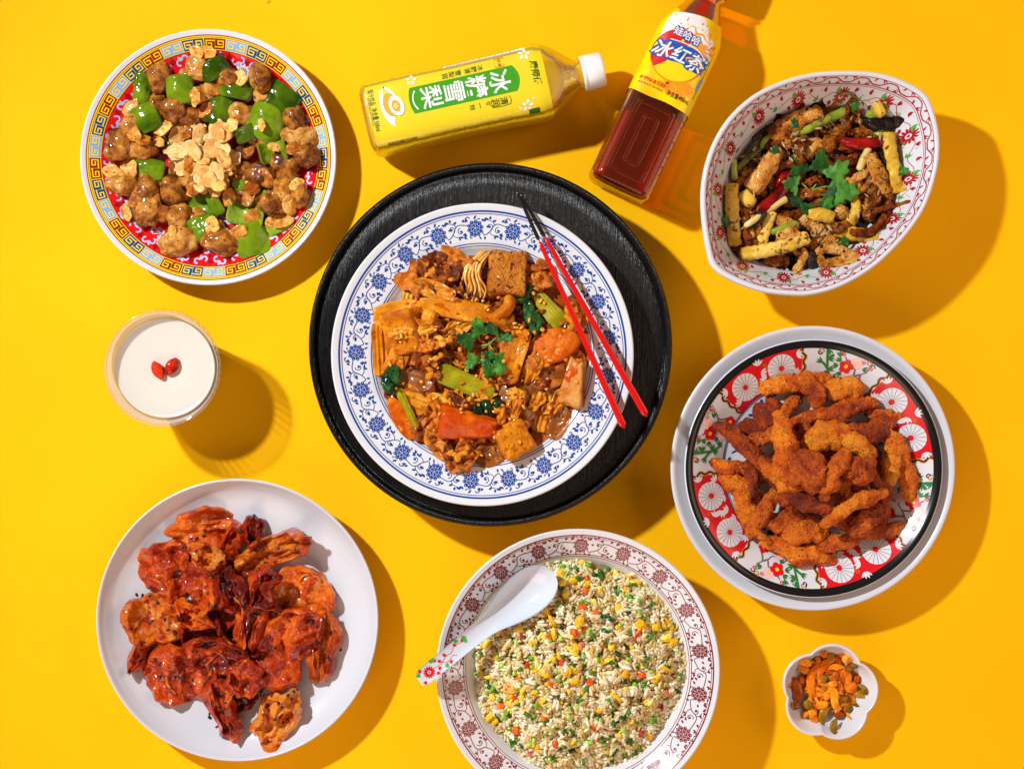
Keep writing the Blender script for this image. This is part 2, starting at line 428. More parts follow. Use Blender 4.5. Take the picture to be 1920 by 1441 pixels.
# --- centre: black lacquered turntable and the blue and white plate
N = NT('black_stained_wood'); co = N.coords(False)
mp = N.n('ShaderNodeMapping'); mp.inputs['Rotation'].default_value = (0, 0, radians(14)); mp.inputs['Scale'].default_value = (640, 30, 60); N.l(co, mp.inputs[0])
nz = N.n('ShaderNodeTexNoise', i_Scale=1.0, i_Detail=4.0, i_Roughness=0.65, i_Distortion=0.4); N.l(mp.outputs[0], nz.inputs['Vector'])
bp = N.n('ShaderNodeBump', i_Strength=1.0, i_Distance=0.0016); N.l(nz.outputs['Fac'], bp.inputs['Height']); N.l(bp.outputs[0], N.b.inputs['Normal'])
rp = N.n('ShaderNodeValToRGB'); rp.color_ramp.elements[0].color = (0.002, 0.002, 0.002, 1); rp.color_ramp.elements[1].color = (0.006, 0.006, 0.0065, 1)
rp.color_ramp.elements[0].position = .4; rp.color_ramp.elements[1].position = .75; N.l(nz.outputs['Fac'], rp.inputs[0]); N.l(rp.outputs[0], N.b.inputs['Base Color'])
N.set(Roughness=0.28, Specular_IOR_Level=0.3)
M['wood'] = N.m
TZ = 105.0
k = (H - 114) / H; tx, ty = at(919.5, 646, 114); R = 342 * k
top = [(0.3, TZ), (300 * k, TZ), (320 * k, TZ + .2), (323 * k, TZ - 1.5), (326 * k, TZ - 1), (328 * k, TZ + 4), (331 * k, TZ + 8), (335 * k, TZ + 9.5), (339 * k, TZ + 8.5), (R - 1, TZ + 5), (R, TZ), (R, TZ - 14), (R - 3, TZ - 20), (R - 12, TZ - 24), (R - 14, TZ - 30), (215, TZ - 30)]
V, F = lathe(top + [(0.3, TZ - 30)], 192)
tray = obj('turntable', V, [f[::-1] for f in F], M['wood'], loc=(tx, ty, 0)); tag(tray, 'round black wooden turntable with raised lip under the blue and white plate', 'turntable')
V, F = lathe([(0.3, TZ - 30), (190, TZ - 30), (190, 12), (205, 6), (205, 0), (0.3, 0)], 96)
obj('pedestal', V, [f[::-1] for f in F], M['wood'], tray)
P_C = Dish('dinner_plate', 904.5, 664.5, [(0, 12), (120, 12), (172, 14), (192, 21), (204, 29), (214, 33), (240, 38), (262, 43), (274, 47), (281, 49)], TZ + .2, 6, 165, M['porcelain'],
           'large white plate with a blue lotus scroll rim on the black turntable', 'plate')
def lotus_band(d, n, r0, mat, mat2, th0, s=1.0, name='lotus_scroll'):
    A = Dec(); B = Dec(); L = 2 * pi * r0 / n
    for i in range(n):
        t0 = th0 - 2 * pi * i / n
        A.f = d.unit(t0, r0, 0.45); B.f = d.unit(t0, r0, 0.75); A.mark(); B.mark()
        for q in range(10):
            a = 2 * pi * q / 10 + .2
            x, y = 12.2 * s * cos(a), 13.2 * s * sin(a)
            A.leaf(8.2 * s * cos(a), 8.6 * s * sin(a), 8.4 * s, 7.6 * s, a); B.leaf(12.6 * s * cos(a), 12.8 * s * sin(a), 2.4 * s, 1.2 * s, a)
        A.ell(0, 0, 9.6 * s, 9.6 * s, n=16)
        for q in range(8):
            a = 2 * pi * q / 8
            B.stroke([(9.2 * s * cos(a + v) - (0 if abs(v) > .2 else 1.4 * s * cos(a)), 9.2 * s * sin(a + v) - (0 if abs(v) > .2 else 1.4 * s * sin(a))) for v in (-.34, -.17, 0, .17, .34)], .6 * s)
        for q in range(5):
            a = 2 * pi * q / 5; B.spiral(4.6 * s * cos(a), 4.6 * s * sin(a), 1.9 * s, a, .8, .6 * s, 8)
        B.spiral(0, 0, 2.2 * s, 0, 1.2, .8 * s, 10)
        h = L / 2
        A.curve([(-13 * s, 14 * s), (-17 * s, 19 * s), (-12 * s, 22 * s), (-9 * s, 19 * s)], 1.7 * s, 10)
        A.leaf(-2 * s, 17 * s, 9 * s, 3.6 * s, 1.0); A.leaf(4 * s, 16.5 * s, 6 * s, 2.5 * s, .3)
        A.leaf(7 * s, -15 * s, 8 * s, 3.4 * s, -.9); A.spiral(-9 * s, -16.5 * s, 4 * s, .5, .9, 1.6 * s, 9)
        # vine to the next flower
        v = [(13 * s, -6 * s), (18 * s, -13 * s), (h - 8 * s, -6 * s), (h - 2 * s, 4 * s), (h + 6 * s, 9 * s), (L - 14 * s, 6 * s)]
        A.curve(v, 1.5 * s, 22)
        A.spiral(h - 9 * s, 3 * s, 7 * s, -1.2, .95, 1.4 * s, 14, 1); A.ell(h - 9 * s, 3 * s, 2.3 * s, 2.3 * s, n=8)
        A.spiral(h + 8 * s, -3.5 * s, 7 * s, 1.6, .95, 1.4 * s, 14, 1); A.ell(h + 8 * s, -3.5 * s, 2.2 * s, 2.2 * s, n=8)
        A.curve([(h - 9 * s, -7 * s), (h - 4 * s, -12 * s), (h + 4 * s, -13 * s)], 1.2 * s, 8)
        A.curve([(h, 6 * s), (h - 3 * s, 12 * s), (h - 10 * s, 15 * s)], 1.2 * s, 8)
        for (x, y, a, l) in ((h - 10, 15, 2.6, 9), (h - 8, 16, 1.5, 7), (h - 3, 12, .6, 8), (h + 4, -13, -.3, 8), (h + 3, -13, -1.5, 7), (h + 11, -12, .6, 8), (h + 12, -15, -.5, 8),
                             (17, 12, 1.2, 8), (16, 13, 2.2, 6), (19, -15, -1.6, 7), (21, 2, .4, 6), (L - 17, -10, 3.9, 8), (L - 18, 12, 1.0, 8), (h + 13, 13, .9, 7)):
            A.leaf(x * s if x < h else h + (x - h) * s if x < L - 20 * s else x, y * s, l * s, 4.2 * s, a)
    A.build(name, mat, d.o); B.build('flower_veins', mat2, d.o)
D = Dec(); P_C.ring(D, 267.5, 270.8, .45); P_C.ring(D, 263.8, 265.0, .45); P_C.ring(D, 209.4, 210.9, .45); P_C.ring(D, 205.2, 206.3, .45)
D.build('rim_line', M['print_blue'], P_C.o)
lotus_band(P_C, 21, 238, M['print_blue'], M['print_white'], radians(93.3), 0.98)

# --- fried rice bowl
P_R = Dish('rice_bowl', 1084, 1257.5, [(0, 24), (110, 25), (150, 30), (180, 50), (200, 74), (211, 88), (222, 96), (240, 106), (254, 115), (261, 118), (263, 119)], 0, 7, 120, M['porcelain'],
           'wide white bowl with a maroon lotus scroll rim holding fried rice', 'bowl')
D = Dec(); P_R.ring(D, 253.2, 255.4, .45); P_R.ring(D, 250.4, 251.3, .45); P_R.ring(D, 215.2, 216.4, .45); P_R.ring(D, 211.6, 212.5, .45)
D.build('rim_line', M['print_maroon'], P_R.o)
lotus_band(P_R, 18, 233.5, M['print_maroon'], M['print_white'], radians(88.5), 0.92)

# --- plain white plate
P_B = Dish('coupe_plate', 444.5, 1162, [(0, 12), (120, 12.5), (180, 15), (215, 22), (238, 34), (252, 48), (259, 58), (262, 61)], 0, 6, 130, M['melamine'],
           'plain white round plate holding the glazed pork pieces', 'plate')

# --- red plate with key fret rim
P_T = Dish('red_plate', 390, 294.5, [(0, 18), (110, 18), (150, 21), (185, 33), (204, 43), (220, 50), (231, 55), (235, 57), (237.5, 58)], 0, 6, 115, M['porcelain'],
           'red glazed plate with cloud curls and a multicoloured key fret rim', 'plate')
D = Dec(); P_T.ring(D, 203.5, 228.5, .35); D.build('yellow_band', M['print_yellow'], P_T.o)
D = Dec(); P_T.ring(D, 2, 203.5, .35); D.build('red_well', M['red_glaze'], P_T.o)
D = Dec(); P_T.ring(D, 228.6, 230.2, .55); P_T.ring(D, 225.6, 226.4, .6); P_T.ring(D, 203.0, 204.2, .6); D.build('fret_line', M['print_brick'], P_T.o)
KEY = [Dec(), Dec(), Dec()]; KY = Dec(); nb_ = 33
for i in range(nb_):
    D = KEY[i % 3]; D.mark(); KY.mark(); r0 = 214.8; th = radians(98) - 2 * pi * i / nb_; L = 2 * pi * r0 / nb_ - 1.8; hw = L / 2; hh = 9.2
    D.f = P_T.unit(th, r0, .65); KY.f = P_T.unit(th, r0, .95)
    for sx in (-1, 1):
        m_ = 6; xs = np.linspace(0.4 if sx > 0 else -hw, hw if sx > 0 else -0.4, m_)
        for a_, b_ in zip(xs[:-1], xs[1:]):
            bb = len(D.V); D.V += [D.f(a_, -hh), D.f(b_, -hh), D.f(b_, hh), D.f(a_, hh)]; D.F.append((bb, bb + 1, bb + 2, bb + 3))
        c = sx * (hw + .4) / 2; q = (hw - .4) / 2
        pts = [(-q, -.58 * hh), (.62 * q, -.58 * hh), (.62 * q, .56 * hh), (-.40 * q, .56 * hh), (-.40 * q, -.06 * hh), (.22 * q, -.06 * hh)]
        for a_, b_ in zip(pts[:-1], pts[1:]):
            dx_, dy_ = b_[0] - a_[0], b_[1] - a_[1]; l_ = hypot(dx_, dy_); ex = 1.0 / l_
            P0 = (c + sx * (a_[0] - dx_ * ex), sx * (a_[1] - dy_ * ex)) ; P1 = (c + sx * (b_[0] + dx_ * ex), sx * (b_[1] + dy_ * ex))
            KY.stroke([P0, ((P0[0] + P1[0]) / 2, (P0[1] + P1[1]) / 2), P1], 2.1)
for D, m_ in zip(KEY, ('print_darkblue', 'print_brick', 'print_skyblue')): D.build('key_fret', M[m_], P_T.o)
KY.build('fret_spiral', M['print_yellow'], P_T.o)
A = Dec(); B = Dec(); C2 = Dec()
for r0, n_, off in ((192, 34, 0.0), (170, 30, .09), (148, 26, .02), (126, 22, .1), (104, 18, .0)):
    for i in range(n_):
        th = 2 * pi * i / n_ + off; e = .55
        up = -1 if i % 2 else 1; rot = 0.5 * sin(i * 2.1)
        for DD, ww, ee in ((B, 3.5, .6), (A, 2.0, .85)):
            f0 = P_T.unit(th, r0, ee)
            DD.f = lambda u, v, f0=f0, rot=rot, up=up: f0(u * cos(rot) - up * v * sin(rot), u * sin(rot) + up * v * cos(rot))
            for sg in (-1, 1):
                DD.stroke([(sg * 6.8 + 5.6 * (1 - .25 * j / 12) * cos(q), 5.6 * (1 - .25 * j / 12) * sin(q)) for j, q in enumerate(np.linspace(pi - 0.3 if sg > 0 else 0.3, (pi - 4.6) if sg > 0 else 4.6, 13))], ww)
            DD.curve([(-1.2, 1), (0, 5), (-3, 9)], ww, 6)
        C2.f = P_T.unit(th + pi / n_, r0 + 3, .5); C2.poly([(-6, 0), (0, 7), (6, 0), (0, -7)])
        if i % 2: C2.f = P_T.unit(th + pi / n_, r0 - 9, .5); C2.poly([(-5, 0), (0, 5), (5, 0), (0, -5)])
B.build('curl_outline', M['print_skyblue'], P_T.o, True); A.build('cloud_curl', M['print_palecloud'], P_T.o, True); C2.build('lozenge', M['print_lozenge'], P_T.o, True)
A = Dec(); B = Dec()
for th, r0 in ((radians(122), 175), (radians(70), 180), (radians(38), 176), (radians(210), 178), (radians(240), 182), (radians(160), 160)):
    A.f = P_T.unit(th, r0, 1.05); B.f = P_T.unit(th, r0, 1.3); A.mark(); B.mark()
    for q in range(7):
        a = pi / 2 + (q - 3) * .5; A.leaf(0, -6, 17, 8, a); B.leaf(2 * cos(a), -4, 8, 2.2, a)
    for sg in (-1, 1):
        A.curve([(sg * 4, -6), (sg * 16, -12), (sg * 26, -4), (sg * 34, -9)], 5, 14, 1); B.curve([(sg * 5, -7), (sg * 16, -12), (sg * 26, -5)], 1.6, 10)
A.build('white_lotus', M['print_white'], P_T.o); B.build('lotus_vein', M['print_darkblue'], P_T.o)

# --- right: white plate carrying the floral plate with a black rim
P_W = Dish('serving_plate', 1524.5, 877.5, [(0, 14), (140, 14), (166, 20), (200, 43), (230, 60), (250, 70), (260, 76), (263.5, 77)], 0, 7, 130, M['melamine'],
           'deep white plate underneath the black rimmed floral plate', 'plate')
P_I = Dish('floral_plate', 1525.7, 878, [(0, 22), (120, 22), (155, 25), (166, 30), (190, 44), (212, 58), (227, 67), (231, 70), (236, 72), (239.5, 72)], 14.3, 6, 120, M['porcelain'],
           'black rimmed plate with red and white floral panels holding breaded chicken strips', 'plate')
D = Dec(); P_I.ring(D, 226, 240.2, .5); D.build('black_rim', M['black_glaze'], P_I.o)
D = Dec(); P_I.ring(D, 163.4, 165, .5); P_I.ring(D, 160.4, 161.2, .5); D.build('inner_line', M['print_blue'], P_I.o)
RED = Dec(); CHR = Dec(); GOLD = Dec(); BLK = Dec(); WH = Dec(); LINE = Dec(); RC = Dec(); GRN = Dec(); BR = Dec(); FR = Dec(); PK = Dec(); YL = Dec()
for c in (28, -63, 207, 118):
    a0, a1 = radians(c - 23), radians(c + 23)
    RED.mark(); P_I.ring(RED, 165, 226, .45, 40, a0, a1)
    for sg, a in ((1, a1), (-1, a0)):
        for DD, ww, ee in ((GOLD, 5.5, .6), (BLK, 2.4, .85)):
            DD.f = P_I.unit(a, 195, ee)
            DD.curve([(0, -30), (-sg * 5, -22), (-sg * 1, -14), (-sg * 6, -4), (-sg * 2, 6), (-sg * 6, 16), (sg * 1, 24), (0, 31)], ww, 26)
    for dc in (-11.3, 11.3):
        th = radians(c + dc); r0 = 196; CHR.mark(); RC.mark()
        CHR.f = P_I.unit(th, r0, .95); LINE.f = P_I.unit(th, r0, 1.2); RC.f = P_I.unit(th, r0, 1.45)
        CHR.ell(0, 0, 26, 26, n=36, wob=0.02); RC.ell(0, 0, 5.5, 5.5, n=14)
        for q in range(18): LINE.stroke([(6 * cos(q * pi / 9), 6 * sin(q * pi / 9)), (25 * cos(q * pi / 9), 25 * sin(q * pi / 9))], .8)
    for dc, rr, aa in ((0, 218, 1.4), (0, 204, -.6), (-1, 186, 2.2), (1, 175, .8), (-20, 214, .3), (20, 214, 2.6), (-19, 180, .8), (19, 178, 2.0), (8, 170, 1.0), (-9, 170, 2.0)):
        WH.f = P_I.unit(radians(c + dc), rr, .95)
        for q in range(4): WH.leaf(0, 0, 13, 5.0, aa + (q - 1.5) * .55)
    for dc, rr in ((3, 190), (-3, 212), (16, 200), (-16, 198)):
        GOLD.f = P_I.unit(radians(c + dc), rr, .95); GOLD.spiral(0, 0, 4.5, rr, 1.1, 1.3, 12)
for c, fl in ((73, 1), (-17, 1), (-107, 1), (163, 1)):
    f = lambda e: P_I.unit(radians(c), 196, e)
    for DD in (BR, GRN, FR, PK, YL, GOLD): DD.f = f(.6)
    PK.f = f(.8); FR.f = f(.9); YL.f = f(1.15); LINE.f = f(1.0)
    # bamboo
    for pts in ([(-34, 30), (-30, 10), (-24, -8), (-10, -24)], [(-44, 8), (-34, 2), (-24, -8)], [(-30, 12), (-22, 22)]): GRN.curve(pts, 5, 12, 3.5)
    for x, y, a in ((-34, 30, -1), (-30, 12, .2), (-24, -8, .5), (-24, -8, -2), (-38, 4, 2.6), (-14, -20, .3)):
        for q in (-.45, 0, .45): GRN.leaf(x, y, 13, 3.6, a + q)
    # plum branch, blossoms
    BR.curve([(50, -16), (40, -6), (36, 2), (28, -4), (22, 8), (14, 4), (6, 14), (-2, 22)], 3.6, 30, 2.2)
    BR.curve([(28, -4), (20, -14), (8, -12)], 2.4, 10, 1.4); BR.curve([(36, 2), (44, 12), (42, 22)], 2.2, 10, 1.2); BR.curve([(22, 8), (28, 20)], 1.6, 8, 1)
    def blossom(x, y, r, DD):
        for q in range(5): a = q * 2 * pi / 5 + .3; DD.ell(x + r * .62 * cos(a), y + r * .62 * sin(a), r * .5, r * .5, n=10)
        YL.ell(x, y, r * .3, r * .3, n=8)
    blossom(6, 6, 12, FR); blossom(44, -22, 11, FR); blossom(20, 18, 10, PK); blossom(8, -18, 8, PK)
    for x, y in ((46, 20), (30, 24), (-6, 26), (34, -22), (14, -24)): FR.stroke([(x + 3 * cos(q), y + 3 * sin(q)) for q in np.linspace(0, 2 * pi, 9)], 1.2); FR.ell(x, y, 1.1, 1.1, n=6)
    for x, y, a in ((-6, 12, 2.6), (-10, 20, 1.9), (34, 12, .4), (2, -6, 4.2), (-8, 4, 3.4)):
        for q in (-.5, 0, .5): GRN.leaf(x, y, 11, 4, a + q)
    for x, y in ((40, 28), (-46, -20), (-42, 26)): GOLD.spiral(x, y, 5.5, x, 1.1, 2.2, 12)
    BLK.f = f(.75); BLK.spiral(46, 24, 5, 0, .8, 1.8, 10); BLK.spiral(-44, 22, 5, 2, .8, 1.8, 10)
for D, n_, m_ in ((RED, 'red_panel', 'print_scarlet'), (GOLD, 'gold_outline', 'print_gold'), (BLK, 'panel_outline', 'print_black'), (CHR, 'white_chrysanthemum', 'print_white'), (WH, 'white_petals', 'print_white'), (LINE, 'petal_line', 'print_grey'),
                  (RC, 'flower_centre', 'print_scarlet'), (GRN, 'bamboo_print', 'print_darkgreen'), (BR, 'plum_branch', 'print_grey'), (PK, 'pale_blossom', 'print_pink'), (FR, 'plum_blossom', 'print_scarlet'), (YL, 'stamen_dot', 'print_yellow')):
    D.build(n_, M[m_], P_I.o, True)
D = Dec()
for i in range(60):
    th = i * 2 * pi / 60; D.f = P_I.unit(th, 148, .5); D.ell(0, rng.uniform(-6, 6), rng.uniform(3, 8), rng.uniform(2, 5), rng.uniform(0, 3), 8)
D.build('blue_wash', M['print_blue'], P_I.o, True)

# ------------------------------------------------------------------ leaf shaped bowl, upper right
OZ = [(920, 38), (1100, 45), (1250, 80), (1370, 135), (1440, 190), (1480, 280), (1510, 400), (1517, 520), (1500, 660), (1440, 850), (1350, 1000), (1220, 1150), (1080, 1270), (900, 1370), (720, 1420), (560, 1420), (400, 1395), (230, 1330), (120, 1255), (80, 1150), (50, 950), (45, 780), (70, 620), (130, 460), (230, 310), (380, 180), (560, 95), (740, 50)]
BH = 138.0
O = np.array([at(1300 + x * .3053, 120 + y * .3053, BH) for x, y in OZ]); bc = O.mean(0)
bcx, bcy = at(1538, 343, BH); O = O - np.array([bcx, bcy])
n_ = 180
OL = catmull(np.array([(x, y, 0) for x, y in np.vstack([O[-2:], O, O[:3]])]), 2000)
i0 = np.argmin(np.hypot(OL[:200, 0] - O[0, 0], OL[:200, 1] - O[0, 1])); i1 = 1000 + np.argmin(np.hypot(OL[1000:, 0] - O[0, 0], OL[1000:, 1] - O[0, 1]))
OL = OL[i0:i1, :2]; BSL = np.r_[0, np.cumsum(np.hypot(*np.diff(np.vstack([OL, OL[:1]]), axis=0).T))]; BLEN = BSL[-1]
OLc = np.vstack([OL, OL[:1]])
def outline(u): return np.array([np.interp(u % BLEN, BSL, OLc[:, 0]), np.interp(u % BLEN, BSL, OLc[:, 1])])
BP = catmull(np.array([(0.0, 10), (.45, 10), (.60, 13), (.70, 30), (.78, 62), (.85, 96), (.91, 122), (.945, 134), (.965, BH)]), 50); BP[:, 0] = np.maximum.accumulate(BP[:, 0])
def bz(s): return float(np.interp(s, BP[:, 0], BP[:, 1]))
us = np.linspace(0, BLEN, n_, endpoint=False); OU = np.array([outline(u) for u in us])
prof = [tuple(q) for q in BP[1:]] + [(.98, BH + 1), (.992, BH - 1), (1.0, BH - 5), (.998, BH - 10), (.985, BH - 14), (.93, 104), (.84, 62), (.72, 25), (.62, 6), (.60, 0), (.57, 0), (.56, 4)]
V = np.vstack([np.c_[OU * s, np.full(n_, z)] for s, z in prof] + [[(0, 0, 10)], [(0, 0, 4)]])
F = []
for i in range(len(prof) - 1):
    for j in range(n_): k_ = (j + 1) % n_; F.append((i * n_ + j, (i + 1) * n_ + j, (i + 1) * n_ + k_, i * n_ + k_))
m_ = len(prof) * n_
for j in range(n_): k_ = (j + 1) % n_; F.append((m_, j, k_)); F.append((m_ + 1, m_ - n_ + k_, m_ - n_ + j))
bowl = obj('leaf_bowl', V, F, M['porcelain'], loc=(bcx, bcy, 0)); tag(bowl, 'deep white pointed oval bowl with red flower prints inside its wall', 'bowl')
def bunit(u0, s0, e):
    sz = 1 / 215.0
    def f(u, v):
        s = s0 + v * sz; p = outline(u0 + u / max(s, .5)) * s; return (p[0], p[1], bz(s) + e)
    return f
A = Dec()
def bring(D, s0, s1, e, n=260):
    b = len(D.V)
    for s in (s0, s1):
        for j in range(n): p = outline(BLEN * j / n) * s; D.V.append((p[0], p[1], bz(s) + e))
    for j in range(n): k_ = (j + 1) % n; D.F.append((b + j, b + n + j, b + n + k_, b + k_))
for s0, s1 in ((.948, .952), (.897, .902), (.888, .8905), (.742, .7455)): bring(A, s0, s1, .6)
nw = 46
for i in range(nw):
    A.f = bunit(BLEN * i / nw, .925, .6); L = BLEN / nw * .92; sg = 1 if i % 2 else -1
    A.curve([(-L / 2, -sg * 3.2), (-L / 4, -sg * 3), (0, sg * 0), (L / 4, sg * 3), (L / 2, sg * 3.2)], 1.5, 12)
    A.spiral(-1.5, sg * 2, 3, 0, .8, 1.3, 8, sg); A.leaf(L / 4, -sg * 1, 7, 3, -sg * .8); A.leaf(-L / 4, sg * 4, 5, 2.2, 0)
A.build('scroll_band', M['print_red'], bowl, True)
A = Dec(); B = Dec(); C2 = Dec(); W2 = Dec()
nf = 14
for i in range(nf):
    u0 = BLEN * (i + .2) / nf; L = BLEN / nf; A.mark(); B.mark()
    A.f = bunit(u0, .822, .6)
    for q in range(14): a = 2 * pi * q / 14; A.ell(8.6 * cos(a), 8.6 * sin(a), 5.0, 1.75, a, 10)
    A.ell(0, 0, 2.2, 2.2, n=8)
    A.f = bunit(u0 + L / 2, .822, .6); B.f = A.f; C2.f = A.f
    A.curve([(-L / 2 + 14, -3), (-L / 4, 6), (0, -4), (L / 4, 5), (L / 2 - 14, -2)], .8, 18)
    for x, y, a in ((-L / 4 + 3, 6, 1.2), (L / 4, -6, 4.0), (4, 8, .3)):
        for q in (-.5, 0, .5): A.leaf(x, y, 7, 3, a + q)
    for x, y, a in ((-2, -6, 2.4), (L / 4 + 4, 6, .5), (-L / 4 - 3, -5, 3.6)):
        for q in (-.55, 0, .55): B.leaf(x, y, 9, 3.2, a + q)
    for q in range(5): C2.ell(rng.uniform(-L / 3, L / 3), rng.uniform(-10, 10), 1.1, 1.1, n=6)
A.build('daisy_print', M['print_red'], bowl); B.build('green_sprig', M['print_green'], bowl); C2.build('gold_dot', M['print_gold'], bowl, True)

# ------------------------------------------------------------------ small scalloped dish
n_ = 160; th = np.linspace(0, 2 * pi, n_, endpoint=False)
scal = (lambda a: 1 - .13 * (1 - np.abs(np.sin((a - radians(8)) * 2.5 + pi / 2)) ** .8))(th)
SH = 58.0; sx, sy = at(1556, 1298, SH); R0 = 92.5 * (H - SH) / H
prof = [(.02, 8), (.4, 8), (.6, 9), (.72, 16), (.82, 32), (.9, 48), (.935, 56), (.955, SH), (.975, SH + .4), (.993, SH - 1.5), (1.0, SH - 5), (.97, SH - 12), (.88, 34), (.78, 14), (.68, 3), (.62, 0), (.5, 0), (.02, 2)]
V = np.vstack([np.c_[R0 * s * np.cos(th) * (1 + (scal - 1) * min(1, s * 1.05)), R0 * s * np.sin(th) * (1 + (scal - 1) * min(1, s * 1.05)), np.full(n_, z)] for s, z in prof]); F = []
for i in range(len(prof) - 1):
    for j in range(n_): k_ = (j + 1) % n_; F.append((i * n_ + j, (i + 1) * n_ + j, (i + 1) * n_ + k_, i * n_ + k_))
F.append(tuple(range(n_))); F.append(tuple(range((len(prof) - 1) * n_, len(prof) * n_))[::-1])
sauce_dish = obj('scalloped_dish', V, F, M['porcelain'], loc=(sx, sy, 0)); tag(sauce_dish, 'tiny white five lobed flower shaped dish holding pickles', 'dish')

# ------------------------------------------------------------------ glass of milk pudding
M['glass'] = clear('clear_glass', (0.985, 0.985, 0.98, 1), 0.25, 0.07, (0.88, 0.87, 0.85, 1), 0.03)
gx, gy = at(303.5, 690, 155)
pr = np.array([(0.3, 0), (56, 0), (62, 3), (68, 20), (80, 60), (93, 115), (102, 148), (104, 152), (104, 155), (102.5, 156.5), (100, 156), (98, 150), (90, 128), (75, 60), (60, 14), (0.3, 12)], float)
rm = np.array([0, 0, 0, .008, .014, .016, .012, .004, 0, 0, 0, 0, 0, 0, 0, 0])
V, F = lathe(pr, 192, rm); V = V
gl = obj('glass_cup', V, [f[::-1] for f in F], M['glass'], loc=(gx, gy, 0)); tag(gl, 'clear ribbed glass cup filled with white milk', 'glass cup')
N = NT('white_milk'); N.set(Base_Color=(0.66, 0.62, 0.55, 1), Roughness=0.32, Specular_IOR_Level=0.4, Subsurface_Weight=0.3, Subsurface_Radius=(1, .8, .6), Subsurface_Scale=0.004); M['milk'] = N.m
pr = [(0.3, 14), (58, 15), (73.4, 60), (87.5, 121), (89.2, 127), (88.6, 129.5), (86, 128.4), (82, 127.6), (0.3, 127.4)]
V, F = lathe(pr, 128)
milk = obj('milk_pudding', V, F, M['milk'], loc=(gx, gy, 0)); tag(milk, 'smooth off white milk filling the glass cup to near its brim', 'drink')
M['goji'] = food('goji_skin', [lin(120, 12, 4), lin(200, 40, 10), lin(225, 60, 20)], 220, 0.22, 0.6, 0.5, 500)
for (qx, qy, a, L_, wd, lb) in ((180 + 495 * .2359, 570 + 525 * .2359, -62, 36, 22, 'red goji berry on the milk, the longer left berry tilting away'), (180 + 605 * .2359, 570 + 495 * .2359, 60, 35, 23, 'red goji berry on the milk, right one of the pair')):
    V, F = blob(L_, wd, 17, .07, 2, 3, 3, .03); V[:, 1] *= (1 - .35 * (V[:, 0] / L_ * 2) ** 2); V = rotz(V, radians(a))
    X, Y = at(qx, qy, 130); o = obj('goji_berry', V, F, M['goji'], loc=(X, Y, 133)); tag(o, lb, 'berry', 'goji berries on the milk')
# ------------------------------------------------------------------ bottles
def text2d(s, size, off=0.0):
    c = bpy.data.curves.new('t', 'FONT'); c.body = s; c.size = size; c.offset = off; c.align_x = 'CENTER'; c.resolution_u = 3
    o = bpy.data.objects.new('t', c); COL.objects.link(o)
    m = o.evaluated_get(bpy.context.evaluated_depsgraph_get()).to_mesh()
    V = np.array([v.co[:2] for v in m.vertices]); F = [tuple(p.vertices) for p in m.polygons]
    bpy.data.objects.remove(o); bpy.data.curves.remove(c)
    V = V - (V.max(0) + V.min(0)) / 2
    return V, F
class Bottle:
    """lying on its side; local x across, y from base to cap, z up; cs: (t, half width, half height, roundness exponent)"""
    def __init__(s, cs):
        s.t = np.array([c[0] for c in cs], float); s.w = np.array([c[1] for c in cs], float); s.h = np.array([c[2] for c in cs], float); s.n = np.array([c[3] for c in cs], float)
        s.zc = float(s.h.max())
    def par(s, t): return (np.interp(t, s.t, s.w), np.interp(t, s.t, s.h), np.interp(t, s.t, s.n))
    def surf(s, a, t, e=0.0):
        w_, h_, n_ = s.par(t); x = min(abs(a) / w_, .999)
        return (a, t, s.zc + h_ * (1 - x ** n_) ** (1 / n_) + e)
    def ringpts(s, t, e, th):
        w_, h_, n_ = s.par(t); ca, sa = np.cos(th), np.sin(th)
        q = 1 / ((np.abs(ca) ** n_ + np.abs(sa) ** n_) ** (1 / n_))
        return np.c_[(w_ + e) * ca * q, np.full(len(th), t), s.zc + (h_ + e) * sa * q]
    def skin(s, t0, t1, e=0.0, nt=70, m=64, caps=True, th0=0, th1=2 * pi, edge=None):
        full = abs(th1 - th0 - 2 * pi) < 1e-6
        th = np.linspace(th0, th1, m, endpoint=not full); R = []
        for i, t in enumerate(np.linspace(t0, t1, nt)):
            P = s.ringpts(t, e, th); 
            if edge is not None: P[:, 1] += edge(th, i / (nt - 1))
            R.append(P)
        V = np.vstack(R); F = []
        for i in range(nt - 1):
            for j in range(m if full else m - 1): k_ = (j + 1) % m; F.append((i * m + j, i * m + k_, (i + 1) * m + k_, (i + 1) * m + j))
        if caps: F.append(tuple(range(m))[::-1]); F.append(tuple(range((nt - 1) * m, nt * m)))
        return V, F
def cap_mesh(r, L, ribs=60):
    th = np.linspace(0, 2 * pi, ribs * 2, endpoint=False); z = [(0, r - 1), (1, r), (6, r), (7, r - .8), (8.5, r - .8), (9.5, r), (L - 4, r - 1), (L - 1, r - 2), (L, r - 4)]
    V = []; m = len(th)
    for t_, rr in z:
        q = rr + (0.35 * np.cos(th * ribs) if 10 > t_ > 9 or t_ == L - 4 else 0)
        V.append(np.c_[q * np.cos(th), np.full(m, t_), q * np.sin(th)])
    V = np.vstack(V); F = []
    for i in range(len(z) - 1):
        for j in range(m): k_ = (j + 1) % m; F.append((i * m + j, i * m + k_, (i + 1) * m + k_, (i + 1) * m + j))
    F.append(tuple(range((len(z) - 1) * m, len(z) * m))); F.append(tuple(range(m))[::-1])
    return V, F
def place_bottle(name, px, py, ang, label):
    X, Y = at(px, py, 62); o = empty(name, (X, Y, 0), label, 'bottle'); o.rotation_euler = (0, 0, radians(ang) - pi / 2); return o
